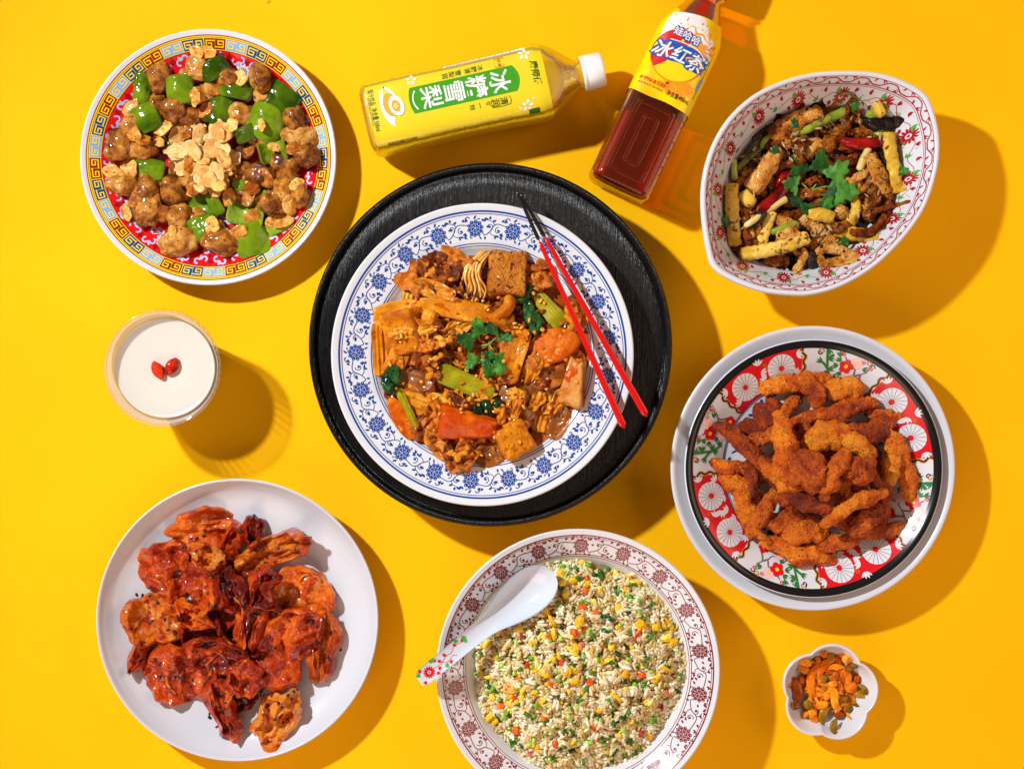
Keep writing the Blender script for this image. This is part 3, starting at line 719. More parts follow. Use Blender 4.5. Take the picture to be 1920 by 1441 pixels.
def words(D, s, x, t, size, off=0.0, rot=0.0, sx=1.0, shear=0.0):
    V, F = text2d(s, size, off); V[:, 0] *= sx; V[:, 0] += shear * V[:, 1]; V = rotz(np.c_[V, np.zeros(len(V))], rot)[:, :2]
    D.mesh([(x + p[0], t + p[1]) for p in V], F)

# pear drink
M['pear_plastic'] = clear('pear_drink_plastic', (1.0, 0.95, 0.50, 1), 0.10, 0.42, (0.98, 0.62, 0.02, 1), 0.05, 0.25, 500)
M['pear_juice'] = clear('pale_yellow_drink', (0.99, 0.93, 0.5, 1), 0.0, 0.12, (0.95, 0.60, 0.02, 1), 0.1)
M['pear_label'] = clear('yellow_film_label', (0.97, 0.85, 0.06, 1), 0.15, 0.86, (0.91, 0.70, 0.010, 1), 0.12, 0.3, 350)
M['cap_white'] = plain('white_plastic_cap', (0.78, 0.78, 0.80, 1), 0.35)
M['lab_green'] = plain('green_label_ink', lin(58, 148, 12), 0.35); M['lab_dkgreen'] = plain('dark_green_label_ink', lin(52, 92, 14), 0.4)
M['lab_white'] = plain('white_label_ink', (0.82, 0.82, 0.80, 1), 0.35); M['lab_orange'] = plain('orange_label_ink', lin(240, 160, 40), 0.35); M['lab_red'] = plain('red_label_ink', lin(214, 30, 16), 0.35)
M['lab_black'] = plain('black_label_ink', lin(30, 26, 12), 0.4); M['lab_cream'] = plain('cream_label_ink', lin(250, 215, 140), 0.35)
M['lab_olive'] = plain('olive_label_ink', lin(165, 130, 20), 0.4)
pb = Bottle([(0, 52, 50, 4), (3, 60, 57, 4), (10, 65, 61, 4), (60, 65.5, 62, 4.2), (170, 63.5, 60, 4.2), (260, 65, 61, 4), (320, 68, 62, 3.6), (340, 66, 61, 3.0), (358, 56, 54, 2.5), (378, 40, 39, 2.1), (392, 28, 28, 2), (398, 26, 26, 2), (402, 30, 30, 2), (405, 30, 30, 2), (407, 26, 26, 2), (412, 26, 26, 2)])
pear = place_bottle('drink_bottle', 687.8, 229.3, 12.65, 'yellow pear drink bottle lying on its side with a white cap')
V, F = pb.skin(0, 412, 0, 90); obj('bottle_body', V, F, M['pear_plastic'], pear)
V, F = pb.skin(6, 372, -4, 60); obj('liquid', V, F, M['pear_juice'], pear)
V, F = cap_mesh(32, 40); V[:, 1] += 404; V[:, 2] += pb.zc; obj('cap', V, F, M['cap_white'], pear)
V, F = pb.skin(12, 336, .7, 60, 72, False); lab = obj('label', V, F, M['pear_label'], pear)
def LD(b, e): D = Dec(); D.f = lambda a, t: b.surf(a, t, e); return D
D = LD(pb, 1.2)
b_ = [(-31, t_) for t_ in np.linspace(91, 278, 26)] + [(a, 279 + 9 * (1 - ((a + 7.5) / 23.5) ** 2)) for a in np.linspace(-31, 16, 12)] + [(16, t_) for t_ in np.linspace(278, 91, 26)] + [(a, 91 - 5 * (1 - ((a + 7.5) / 23.5) ** 2)) for a in np.linspace(16, -31, 12)]
for t0, t1 in zip(np.linspace(91, 279, 20)[:-1], np.linspace(91, 279, 20)[1:]):
    for a0, a1 in zip(np.linspace(-31, 16, 7)[:-1], np.linspace(-31, 16, 7)[1:]):
        q = len(D.V); D.V += [D.f(a0, t0), D.f(a1, t0), D.f(a1, t1), D.f(a0, t1)]; D.F.append((q, q + 1, q + 2, q + 3))
D.poly([(a, 279 + 9 * (1 - ((a + 7.5) / 23.5) ** 2)) for a in np.linspace(-31, 16, 12)] + [(16, 278.8), (-31, 278.8)])
D.poly([(a, 91 - 5 * (1 - ((a + 7.5) / 23.5) ** 2)) for a in np.linspace(16, -31, 12)] + [(-31, 91.2), (16, 91.2)])
D.build('green_panel', M['lab_green'], lab)
D = LD(pb, 1.6)
for ch, t_ in (('冰', 252), ('糖', 210), ('雪', 168), ('梨', 127)): words(D, ch, -7, t_, 41, 0.55)
D.curve([(-24, 99), (-16, 94.5), (-7, 93), (2, 94.5), (10, 99)], 2.4, 14)
D.build('lettering', M['lab_white'], lab, True)
D = LD(pb, 1.3)
for i, ch in enumerate('冰糖清'): words(D, ch, -39, 223 - i * 12, 11.5, .1)
for i, ch in enumerate('雪梨润'): words(D, ch, -39, 182 - i * 12, 11.5, .1)
for i, ch in enumerate('清润'): words(D, ch, 28, 252 - i * 15, 15, .15)
for i, ch in enumerate('每一刻'): words(D, ch, 27, 222 - i * 14, 10, .1)
D.curve([(21, 262), (28, 265), (36, 262)], 1.1, 8); D.stroke([(36, 262), (37, 245), (36, 229)], 1.1); D.curve([(21, 232), (28, 228), (36, 229)], 1.1, 8)
words(D, '康师傅', -8, 318, 15, .35, 0, 1.0, .12)
words(D, '梨汁饮品  净含量 500ml', -6, 21, 12.0, .06, 0, .62); words(D, 'PEAR JUICE DRINK  NET CONTENT 500ml', -4, 13.5, 4, 0, 0, .7)
D.build('small_print', M['lab_dkgreen'], lab, True)
D = LD(pb, 1.3); D.stroke([(-49, 250), (-33, 250), (-33, 266), (-49, 266)], 1.1, True)
words(D, '润', -45, 258, 7); words(D, '清', -37, 258, 7); D.build('seal_stamp', M['lab_red'], lab, True)
D = LD(pb, 1.3)
for x, t_, r in ((-46, 305, 9), (-45, 97, 8), (45, 292, 9)):
    for q in range(5): a = q * 2 * pi / 5 + .4; D.leaf(x + 2.6 * cos(a), t_ + 2.6 * sin(a), r, 5.4, a)
D.leaf(44, 276, 8, 4, .6); D.leaf(36, 302, 6, 3, 2)
P = [(-44, 46), (-38, 55), (-28, 62), (-14, 66), (2, 62), (14, 55), (26, 52), (31, 53), (25, 46), (12, 38), (-6, 34), (-24, 34), (-36, 38)]
D.poly(catmull(np.array([(p[0], p[1], 0) for p in P + P[:1]], float), 50)[:, :2].tolist(), (-8, 48)); D.build('bowl_picture', M['lab_white'], lab)
D = LD(pb, 1.7); D.ell(-9, 52, 22, 13, .1, 24); D.build('pudding_picture', M['lab_orange'], lab)
D = LD(pb, 2.1); D.ell(-5, 62, 19, 13, .25, 24); D.build('pear_slice_picture', M['lab_white'], lab)
D = LD(pb, 2.5); D.ell(-5, 61, 11, 7.5, .2, 20); D.build('pear_core_picture', M['lab_orange'], lab)
D = LD(pb, 2.8); [D.ell(-5 + 3.4 * cos(q), 61 + 3 * sin(q), 2.4, 1.6, q) for q in np.arange(5) * 1.257]; D.build('core_petals', M['lab_cream'], lab, True)
# data table strip on the far side, barcode and small print on the near side
def strip_quads(D, a0, a1, t0, t1, n=10):
    ts = np.linspace(t0, t1, n + 1)
    for p, q in zip(ts[:-1], ts[1:]):
        b = len(D.V); A_ = np.linspace(a0, a1, 9); D.V += [D.f(a, p) for a in A_] + [D.f(a, q) for a in A_]; D.F += [(b + i, b + i + 1, b + i + 10, b + i + 9) for i in range(8)]
D = LD(pb, 1.3); strip_quads(D, -64, -54.5, 158, 308, 24); D.build('data_table', M['lab_white'], lab)
D = LD(pb, 1.7)
for t_ in (166, 184, 199, 214, 226, 238, 254, 268, 282, 297): D.stroke([(a, t_) for a in np.linspace(-62.5, -55.5, 8)], .7)
D.stroke([(-55.4, q) for q in np.linspace(162, 305, 20)], .6)
for i in range(26): t_ = 168 + i * 4.9; D.stroke([(a, t_) for a in np.linspace(-61 + i % 3, -57.5, 5)], .9 if i % 3 else .5)
D.build('table_print', M['print_grey'], lab, True)
D = LD(pb, 1.3)
t_ = 32
while t_ < 84: w_ = rng.uniform(.8, 2.3); strip_quads(D, 55, 63.5, t_, t_ + w_, 1); t_ += w_ + rng.uniform(.8, 1.9)
D.build('barcode', M['lab_black'], lab, True)
D = LD(pb, 1.3)
for t_ in np.arange(104, 262, 3.3):
    if 178 < t_ < 196: continue
    for a in (55.5, 58.5, 61.2): 
        if rng.random() < .85: D.stroke([(a, t_), (a + rng.uniform(1.0, 2.2), t_ + .2)], rng.uniform(1, 2.0))
D.build('fine_print', M['lab_olive'], lab, True)
D = LD(pb, 1.3); strip_quads(D, 52, 63, 292, 312, 4); D.build('size_badge', M['lab_dkgreen'], lab)

# iced tea
M['tea_plastic'] = clear('tea_bottle_plastic', (0.94, 0.56, 0.15, 1), 0.04, 0.09, (0.22, 0.04, 0.006, 1), 0.035, 0.12, 160)
M['tea'] = clear('dark_tea', (0.86, 0.38, 0.06, 1), 0.0, 0.16, (0.17, 0.026, 0.005, 1), 0.1)
M['cap_red'] = plain('orange_red_cap', lin(232, 62, 20), 0.3)
M['tea_label'] = food('yellow_label_film', [lin(238, 205, 5), lin(250, 214, 10), lin(240, 170, 10)], 26, 0.28, 0.2, 0.1, 200, rnd=False)
M['tea_orange'] = food('orange_splash_ink', [lin(235, 120, 10), lin(246, 160, 15), lin(220, 60, 10)], 160, 0.3, 0.2, 0.05, rnd=False)
M['lab_blue'] = plain('blue_label_ink', lin(22, 84, 178), 0.3); M['lab_yellow'] = plain('yellow_label_ink', lin(252, 208, 20), 0.3); M['lab_crimson'] = plain('crimson_label_ink', lin(205, 26, 16), 0.3)
M['lab_amber'] = plain('amber_label_ink', lin(248, 150, 30), .3)
tb = Bottle([(0, 50, 48, 5), (3, 56, 55, 5), (9, 60, 59, 5), (80, 60, 60, 5), (172, 60.5, 60, 4.6), (240, 60.5, 60, 3.6), (290, 60.5, 60, 3.0), (312, 59, 58, 2.6), (330, 53, 52, 2.3), (350, 44, 43, 2.1), (372, 34, 34, 2), (386, 28, 28, 2), (392, 28, 28, 2), (394, 33, 33, 2), (398, 33, 33, 2), (400, 28, 28, 2), (408, 28, 28, 2)])
tea = place_bottle('drink_bottle', 1156.6, 358, 64.7, 'dark iced tea bottle with a yellow and white label and orange red cap')
V, F = tb.skin(0, 408, 0, 90); obj('bottle_body', V, F, M['tea_plastic'], tea)
V, F = tb.skin(7, 380, -4, 60); obj('liquid', V, F, M['tea'], tea)
V, F = cap_mesh(34, 42); V[:, 1] += 402; V[:, 2] += tb.zc; obj('cap', V, F, M['cap_red'], tea)
for a_, t0, t1, nm in ((33, 26, 158, 'embossed_panel'), (13, 48, 138, 'embossed_panel')):
    rr = 9; P = [(-a_ + rr, t0), (a_ - rr, t0), (a_ - rr * .3, t0 + rr * .3), (a_, t0 + rr), (a_, t1 - rr), (a_ - rr * .3, t1 - rr * .3), (a_ - rr, t1), (-a_ + rr, t1), (-a_ + rr * .3, t1 - rr * .3), (-a_, t1 - rr), (-a_, t0 + rr), (-a_ + rr * .3, t0 + rr * .3), (-a_ + rr, t0)]
    V, F = tube([tb.surf(p[0], p[1], -.6) for p in P], 4.2, .7, 12, 110); V[:, 2] -= 1.6; obj(nm, V, F, M['tea_plastic'], tea)
for x in (-50, 50):
    V, F = tube([tb.surf(x, t_, -1.5) for t_ in np.linspace(14, 166, 10)], 3.0, .8, 8, 60); obj('side_rib', V, F, M['tea_plastic'], tea)
wav = lambda th, q: (3.5 * np.sin(th * 2 + .6) + 2 * np.sin(th * 5)) * (q if q > .5 else .4 * (1 - q) * 2 - .0)
V, F = tb.skin(171, 344, .8, 60, 80, False, edge=lambda th, q: 3.0 * np.sin(th * 2 + .6) * q + 1.2 * np.sin(th * 5 + 1)); lab = obj('label', V, F, M['tea_label'], tea)
D = LD(tb, 1.4)
for a0, a1 in zip(np.linspace(-58, 58, 27)[:-1], np.linspace(-58, 58, 27)[1:]):
    low = lambda a: 262 + 6 * sin(a * .13) + 26 * min(1, max(0, (abs(a) - 30) / 30)) - 34 * max(0, (a - 36) / 22)
    hi = lambda a: 343 - .2 * abs(a)
    for q in range(14):
        t0, t1 = [(low(a0) + (hi(a0) - low(a0)) * k_ / 14, low(a1) + (hi(a1) - low(a1)) * k_ / 14) for k_ in (q, q + 1)]
        b = len(D.V)
        def cl(a, t_): w_ = tb.par(t_)[0] * .985; return D.f(max(-w_, min(w_, a)), t_)
        D.V += [cl(a0, t0[0]), cl(a1, t0[1]), cl(a1, t1[1]), cl(a0, t1[0])]; D.F.append((b, b + 1, b + 2, b + 3))
D.build('white_zone', M['lab_white'], lab)
D = LD(tb, 1.9)
P = []
for i in range(72):
    a = 2 * pi * i / 72; r = 56 + (4 * sin(a * 9) + 3 * sin(a * 17 + 1) + 4 * sin(a * 5 + 2) if sin(a) > -.3 else -6)
    P.append((max(-58, min(58, -5 + r * cos(a))), 258 + r * sin(a)))
D.poly(P, (-5, 258))
for i in range(26):
    a = rng.uniform(.3, pi - .3); r = rng.uniform(58, 78); D.ell(max(-50, min(50, -5 + r * cos(a))), min(330, 258 + r * sin(a)), rng.uniform(.8, 2.6), rng.uniform(.7, 2), a, 8)
D.curve([(30, 296), (40, 290), (46, 300), (54, 302), (57, 310)], 4, 20, 1.2); D.curve([(36, 284), (46, 286), (55, 292)], 3, 10, 1)
D.build('orange_splash', M['tea_orange'], lab, True)
D = LD(tb, 1.6)
for i in range(14):
    x, t_ = rng.uniform(-8, 44), rng.uniform(196, 216); P = [(x + (10 + 6 * sin(3 * a + i)) * cos(a), t_ + (6 + 3 * sin(2 * a + i)) * sin(a)) for a in np.linspace(0, 2 * pi, 18)[:-1]]; D.poly(P, (x, t_))
D.build('amber_swirl', M['lab_amber'], lab, True)
D = LD(tb, 2.4); D.ell(-5, 258, 49, 47, 0, 60); D.build('yellow_disc', M['lab_yellow'], lab)
D = LD(tb, 2.9); cir = lambda a: (-5 + 49 * cos(a), 258 + 47 * sin(a))
D.poly([cir(a) for a in np.linspace(1.25, 4.0, 30)] + [(-24, 236), (-6, 262), (4, 285)], (-30, 264)); D.build('red_wedge', M['lab_crimson'], lab)
D = LD(tb, 2.9); D.poly([cir(a) for a in np.linspace(.35, 1.2, 14)] + [(6, 286), (16, 272), (30, 266)], (16, 284)); D.build('amber_wedge', M['lab_amber'], lab)
D = LD(tb, 3.3)
P = [(-55, 246), (-52, 256), (-42, 268), (-32, 278), (-8, 278), (14, 280), (34, 275), (46, 266), (50, 258), (46, 250), (48, 246), (38, 242), (20, 243), (4, 246), (-14, 243), (-26, 243), (-42, 240)]
P = catmull(np.array([(p[0], p[1], 0) for p in P + P[:1]], float), 70)[:, :2]; D.poly([(max(-57.5, p[0]), p[1]) for p in P.tolist()], (-4, 260))
for ch, x, t_, sz in (('冰', -34, 258, 34), ('红', -1, 261, 31), ('茶', 32, 258, 33)): words(D, ch, x, t_, sz, 3.2, 0, 1.0, .22)
for i, ch in enumerate('娃哈哈'): words(D, ch, -22 + i * 17.5, 298 - i * 1.5, 18, 1.5)
D.build('blue_backing', M['lab_blue'], lab)
D = LD(tb, 3.8)
for ch, x, t_, sz in (('冰', -34, 258, 34), ('红', -1, 261, 31), ('茶', 32, 258, 33)): words(D, ch, x, t_, sz, .55, 0, 1.0, .22)
D.curve([(-30, 279), (-4, 282), (22, 281), (40, 272), (40, 268)], 1.8, 20)
for i, ch in enumerate('娃哈哈'): words(D, ch, -22 + i * 17.5, 298 - i * 1.5, 17, .2)
D.build('lettering', M['lab_white'], lab, True)
D = LD(tb, 1.9); words(D, '柠檬味茶饮料', -27, 197, 8.2, .1); words(D, 'ICED BLACK TEA DRINK', -26, 188, 5.2, .1, 0, .85); D.build('red_small_print', M['lab_red'], lab, True)
D = LD(tb, 1.9); words(D, '净含量490mL', 27, 190, 11, .12, 0, .72)
for i in range(50):
    t_ = 176 + i * 3.0; x = 57.2
    if t_ < 318: D.stroke([(x - rng.uniform(0, 1.5), t_), (min(58.4, x + 1), t_ + .2)], rng.uniform(1, 2.2))
D.stroke([(53.5, t_) for t_ in np.linspace(200, 300, 12)], .7); D.stroke([(53.5, 300), (57.5, 301)], .7); D.stroke([(53.5, 255), (57.5, 256)], .7)
D.build('black_small_print', M['lab_black'], lab, True)
D = LD(tb, 1.9); D.ell(52, 226, 3, 13, 0, 14); D.ell(54, 238, 2, 6, .2, 10); D.build('sky_patch', M['print_skyblue'], lab)
D = LD(tb, .6)
for x, t_, r in ((57, 150, 7), (57, 106, 10), (57, 76, 10), (57, 58, 8)): 
    D.stroke([(min(59.5, x + .4 * r * cos(q) - 2), t_ + r * sin(q)) for q in np.linspace(0, 2 * pi, 14)], 1.8)
D.build('embossed_logo', M['tea_plastic'], tea, True)

# ------------------------------------------------------------------ porcelain spoon
ts_ = [0, 4, 12, 60, 110, 150, 175, 195, 215, 235, 256, 276, 292, 306, 316, 321, 323]
ws_ = [10, 14, 16.5, 17.5, 17.8, 19.5, 23.5, 30, 36, 40.5, 43, 42.5, 39, 32, 22.5, 12.5, 4]
ds_ = [1, 2, 2.5, 3, 5, 9, 14, 20, 25, 28, 29, 27, 23, 16, 8, 3, .5]
zs_ = [26, 25, 24, 17, 9, 4, 2.5, 1.5, 1, .5, 0, 0, .5, 1, 1.6, 2, 2.2]
tt = np.linspace(0, 323, 90); ww = np.interp(tt, ts_, ws_); dd = np.interp(tt, ts_, ds_); zz = np.interp(tt, ts_, zs_)
sm = lambda a: np.convolve(np.pad(a, 2, 'edge'), [.1, .2, .4, .2, .1], 'valid')
dd, zz = sm(dd), sm(zz); ww[2:-3] = sm(ww)[2:-3]
vv = np.linspace(-1, 1, 21); m_ = 42; V = []
for t_, w_, d_, z_ in zip(tt, ww, dd, zz):
    for v in vv: V.append((t_, v * w_, z_ - d_ * (1 - abs(v) ** 2.5)))
    for v in vv[::-1]: V.append((t_, v * (w_ + 1.6 * (1 - abs(v) ** 8)) , z_ - (d_ + 4.5) * (1 - abs(v) ** 2.5) - .8 * (abs(v) < .99) - .0))
F = []
for i in range(len(tt) - 1):
    for j in range(m_): k_ = (j + 1) % m_; F.append((i * m_ + j, i * m_ + k_, i * m_ + m_ + k_, i * m_ + m_ + j))
F.append(tuple(range(m_))[::-1]); F.append(tuple(range((len(tt) - 1) * m_, len(tt) * m_)))
S0 = at(770 + 51 * .32, 980 + 916 * .32, 146); S1 = at(770 + 838 * .32, 980 + 288 * .32, 134)
sa = atan2(S1[1] - S0[1], S1[0] - S0[0]); sl = hypot(S1[0] - S0[0], S1[1] - S0[1]) / 323
V = np.array(V); V[:, 0] *= sl; V[:, 1] *= sl
SPZ = 131.0
M['spoon_glaze'] = plain('cool_white_glaze', (0.58, 0.63, 0.71, 1), 0.14)
spoon = obj('soup_spoon', V, F, M['spoon_glaze'], loc=(S0[0], S0[1], SPZ)); spoon.rotation_euler = (0, 0, sa); tag(spoon, 'white porcelain soup spoon with red flower print on its handle resting in the rice', 'spoon')
def sf(e):
    def f(t_, v):
        w_ = np.interp(t_, tt, ww); q = v / w_; return (t_ * sl, v * sl, float(np.interp(t_, tt, zz) - np.interp(t_, tt, dd) * (1 - abs(q) ** 2.5)) + e)
    return f
A = Dec(); B = Dec(); A.f = sf(.5); B.f = sf(.5)
for q in range(14): a = 2 * pi * q / 14; A.leaf(24 + 2.8 * cos(a), 2.8 * sin(a), 9.4, 3.6, a)
A.ell(24, 0, 1.6, 1.6, n=8)
for x, y, a in ((10, -9, -2.6), (42, -4, -1.0), (48, 2, .6), (44, 7, 1.4), (62, 5, .6), (66, -8, -1.0), (88, 8, .4), (104, 6, .2), (14, 10, 2.4), (38, -9, -2)):
    for q in (-.5, 0, .5): A.leaf(x, y, 7.5, 2.8, a + q)
A.curve([(34, 0), (50, -2), (66, 3), (78, 2), (90, 8), (106, 5)], .9, 26); A.curve([(50, 2), (62, -7), (76, -4), (84, -9)], .8, 16)
for x, y, a in ((6, 4, 1.9), (36, 11, .8), (54, -10, -.4), (94, 11, .6), (108, 4, -.4), (46, 10, 2.4), (110, 6, .9)):
    for q in (-.5, 0, .5): B.leaf(x, y, 9, 3.2, a + q)
A.build('flower_print', M['print_scarlet'], spoon, True); B.build('green_leaf_print', M['print_green'], spoon, True)

# ------------------------------------------------------------------ chopsticks
M['lacquer_red'] = plain('red_lacquer', lin(205, 10, 8), 0.22, .5, .3); M['lacquer_black'] = plain('black_lacquer', (0.006, 0.006, 0.007, 1), 0.25)
for (p0, p1, p2, z0, z1, lb) in (((968, 357), (1009, 452), (1171, 803), 163, 172, 'left red chopstick with black tip, ending nearer the blue and white plate'),
                                 ((975, 362), (1022, 444), (1213, 781), 163, 172, 'right red chopstick with black tip, reaching further over the turntable')):
    a = np.array(at(*p0, z0) + (z0,)); c = np.array(at(*p2, z1) + (z1,)); f_ = hypot(p1[0] - p0[0], p1[1] - p0[1]) / hypot(p2[0] - p0[0], p2[1] - p0[1]); b = a + (c - a) * f_
    root = empty('chopstick', tuple(a), lb, 'chopstick', 'pair of chopsticks')
    V, F = tube([(0, 0, 0), *( (b - a) * q for q in (.35, .7, 1)) ], [2.6, 3.6], 1, 12, 24, sq=2.4); obj('tip', V, F, M['lacquer_black'], root)
    V, F = tube([b - a, *((b - a) + (c - b) * q for q in (.33, .66, 1))], [3.7, 6.6], 1, 16, 50, sq=5, caps=.15); obj('shaft', V, F, M['lacquer_red'], root)
# ------------------------------------------------------------------ food: pieces are dropped one after another onto a height map of the dish
class Pile:
    def __init__(s, x, y, R, floor, cell=3.0, slide=0.0):
        s.slide = slide; s.x, s.y, s.c = x, y, cell; s.n = int(2 * R / cell) + 1; s.R = R
        g = (np.arange(s.n) + .5) * cell - R; GX, GY = np.meshgrid(g, g, indexing='ij'); s.hm = floor(GX, GY).astype(float); s.floor = floor
    def ix(s, X, Y): return (np.clip(((X - s.x + s.R) / s.c).astype(int), 0, s.n - 1), np.clip(((Y - s.y + s.R) / s.c).astype(int), 0, s.n - 1))
    def drop(s, V, px, py, q=62, add=True, lift=0.0):
        z = 40.0; hz = V[:, 2].max() - V[:, 2].min()
        sh = 0.0
        for it in range(9):
            X, Y = at(px, py, z + hz * .6); L = hypot(X - s.x, Y - s.y) + 1e-6; X -= (X - s.x) / L * sh; Y -= (Y - s.y) / L * sh; i, j = s.ix(V[:, 0] + X, V[:, 1] + Y); c = i * s.n + j
            lo = np.full(s.n * s.n, 1e9); np.minimum.at(lo, c, V[:, 2]); u = np.unique(c)
            z = float(np.percentile(s.hm.ravel()[u] - lo[u], q)) + lift
            if it >= 2:                                     # slide away from a wall it would go through
                pen = float(np.max(s.floor(V[:, 0] + X - s.x, V[:, 1] + Y - s.y) - V[:, 2] - z))
                if pen < 7 or it == 8: break
                if not s.slide: break
                sh = min(s.slide, sh + 3.0, L)
        if add:
            hi = np.full(s.n * s.n, -1e9); np.maximum.at(hi, c, V[:, 2]); h = s.hm.ravel()
            h[u] = np.maximum(h[u], hi[u] + z)
        return X, Y, z
    def rest(s, V, X, Y, z, gap=1.1):                       # a piece bends to the dish it lies in instead of going through it
        V = np.array(V, float); f = s.floor(V[:, 0] + X - s.x, V[:, 1] + Y - s.y) + gap; V[:, 2] = np.maximum(V[:, 2], f - z); return V
    def top(s, px, py):
        z = 40
        for _ in range(3):
            X, Y = at(px, py, z); i, j = s.ix(np.array([X]), np.array([Y])); z = float(s.hm[i[0], j[0]])
        return X, Y, z
def lathe_floor(d): return lambda X, Y: d.base + np.interp(np.hypot(X, Y), d.tr, d.tz)
def put(pile, name, VF, mat, px, py, label, cat, group=None, q=62, lift=0.0, add=True, smooth=True):
    V, F = VF; V = np.asarray(V, float); c = (V.max(0) + V.min(0)) / 2; V = V - [c[0], c[1], V[:, 2].min()]
    X, Y, z = pile.drop(V, px, py, q, add, lift)
    o = obj(name, pile.rest(V, X, Y, z), F, mat, loc=(X, Y, z), smooth=smooth); tag(o, label, cat, group); return o
def put_parts(pile, name, parts, px, py, label, cat, group=None, q=62, lift=0.0, add=True):
    """parts: (part name, (V, F), material)"""
    A = np.vstack([np.asarray(p[1][0], float) for p in parts]); c = (A.max(0) + A.min(0)) / 2; off = np.array([c[0], c[1], A[:, 2].min()])
    X, Y, z = pile.drop(A - off, px, py, q, add, lift)
    r = empty(name, (X, Y, z), label, cat, group)
    for n_, (V, F), m_ in parts: obj(n_, pile.rest(np.asarray(V) - off, X, Y, z), F, m_, r)
    return r
def put_path(pile, name, pts, cv, r, mat, label, cat, group=None, arch=0.0, q=62, lift=0.0, add=True, **k):
    """a strand given by photo points; arch lifts its middle"""
    P = np.array([cv(*p) for p in pts], float); c = (P.max(0) + P.min(0)) / 2; n = len(P)
    e = np.linspace(-1, 1, n); zz = arch * (1 - e ** 2)
    path = np.c_[P[:, 0] - c[0], -(P[:, 1] - c[1]), zz] * [.965, .965, 1]
    V, F = tube(path, r, **k); mid = (V.max(0) + V.min(0)) / 2
    return put(pile, name, (V, F), mat, c[0] + mid[0], c[1] - mid[1], label, cat, group, q, lift, add)
CLK = 'twelve one two three four five six seven eight nine ten eleven'.split()
def clock(px, py, d, inner=.45, R=200):
    a = atan2(px - d[0], -(py - d[1])); r = hypot(px - d[0], py - d[1]) / R
    h = CLK[int(round((a % (2 * pi)) / (pi / 6))) % 12]
    return (h, 'edge' if r > .72 else ('middle ring' if r > inner else 'heart'))

# food materials
M['chicken'] = food('glazed_chicken', [lin(84, 38, 8), lin(140, 78, 20), lin(184, 118, 38), lin(212, 158, 80)], 80, 0.24, 1.1, 0.6, 380, .0022, 0, lin(96, 42, 6), 260, .25, fth=.64)
M['pepper'] = food('green_pepper_skin', [lin(40, 66, 2), lin(76, 104, 6), lin(112, 138, 18)], 34, 0.14, 0.7, 0.3, 110, .002, 0, var=.4)
M['pepper_in'] = food('pepper_flesh', [lin(88, 118, 14), lin(120, 148, 30), lin(150, 172, 60)], 60, 0.2, 0.5, 0.5, 200, .002, 0)
M['pepper_dark'] = food('charred_pepper_skin', [lin(24, 40, 8), lin(48, 70, 14), lin(80, 96, 24)], 60, 0.2, 0.5, 0.3, 200)
M['garlic'] = food('toasted_garlic', [lin(206, 142, 60), lin(230, 180, 104), lin(242, 208, 146)], 120, 0.5, 0.06, 0.5, 420, .001, .2, lin(206, 136, 50), 380, .4, fth=.64)
M['garlic_brown'] = food('browned_garlic', [lin(150, 76, 18), lin(204, 132, 46), lin(238, 186, 100)], 110, 0.32, 0.35, 0.4, 500, .001, .2, lin(120, 50, 10), 400, .4)
M['crumb'] = food('breaded_crust', [lin(130, 40, 3), lin(188, 72, 4), lin(224, 104, 7), lin(242, 138, 20)], 60, 0.45, 0.2, 1.0, 520, .004, 0, lin(146, 48, 3), 420, .42, 5.0, fth=.6)
M['crumb_dark'] = food('dark_breaded_crust', [lin(108, 32, 3), lin(156, 54, 4), lin(192, 80, 5), lin(214, 106, 12)], 60, 0.42, 0.25, 1.0, 520, .004, 0, lin(110, 32, 2), 420, .35, 5.0, fth=.6)
M['crumb_gold'] = food('golden_breaded_crust', [lin(160, 60, 4), lin(214, 100, 7), lin(234, 130, 16), lin(246, 158, 38)], 60, 0.45, 0.15, 1.0, 520, .004, 0, lin(160, 58, 3), 420, .3, 5.0, fth=.62)
M['pork'] = food('sticky_glaze', [lin(92, 10, 2), lin(152, 34, 3), lin(196, 72, 7), lin(220, 112, 24)], 50, 0.2, 1.25, 0.8, 240, .004, 0, lin(218, 120, 34), 130, .3, 4.0, fth=.66)
M['pork_gold'] = food('golden_glaze', [lin(132, 32, 3), lin(176, 66, 7), lin(204, 104, 20), lin(220, 140, 52)], 60, 0.2, 1.25, 0.9, 240, .004, 0, lin(140, 28, 3), 110, .25, fth=.58)
M['pork_dark'] = food('dark_glaze', [lin(64, 6, 2), lin(112, 14, 3), lin(160, 40, 5)], 50, 0.2, 1.25, 0.7, 240, .004, 0)
M['seed'] = plain('black_sesame', (0.006, 0.006, 0.008, 1), 0.3)
M['chive_dark'] = food('chive_green', [lin(14, 66, 14), lin(38, 104, 28), lin(70, 136, 40)], 260, 0.3, 0.2, 0.2, 600, var=.6)
M['chive_light'] = food('chive_pale_green', [lin(96, 160, 22), lin(132, 196, 40), lin(176, 216, 84)], 260, 0.3, 0.2, 0.2, 600, var=.6)
M['rice'] = food('rice', [lin(196, 166, 104), lin(222, 204, 158), lin(238, 230, 208)], 60, 0.34, 0.15, 0.15, 600, .0008, 1.0, None, var=.7, rnd=True)
M['rice_mass'] = food('rice_mass', [lin(150, 110, 40), lin(186, 150, 84), lin(210, 184, 130)], 85, 0.4, 0.0, 0.2, 600, .0008, 0, None, rnd=False)
M['egg'] = food('scrambled_egg', [lin(232, 172, 8), lin(246, 200, 24), lin(250, 220, 84)], 150, 0.4, 0.1, 0.5, 500, .001, 0, var=.4)
M['carrot'] = food('carrot', [lin(190, 56, 4), lin(222, 82, 8), lin(236, 116, 30)], 150, 0.3, 0.2, 0.2, 400, .001, 0, var=.4)
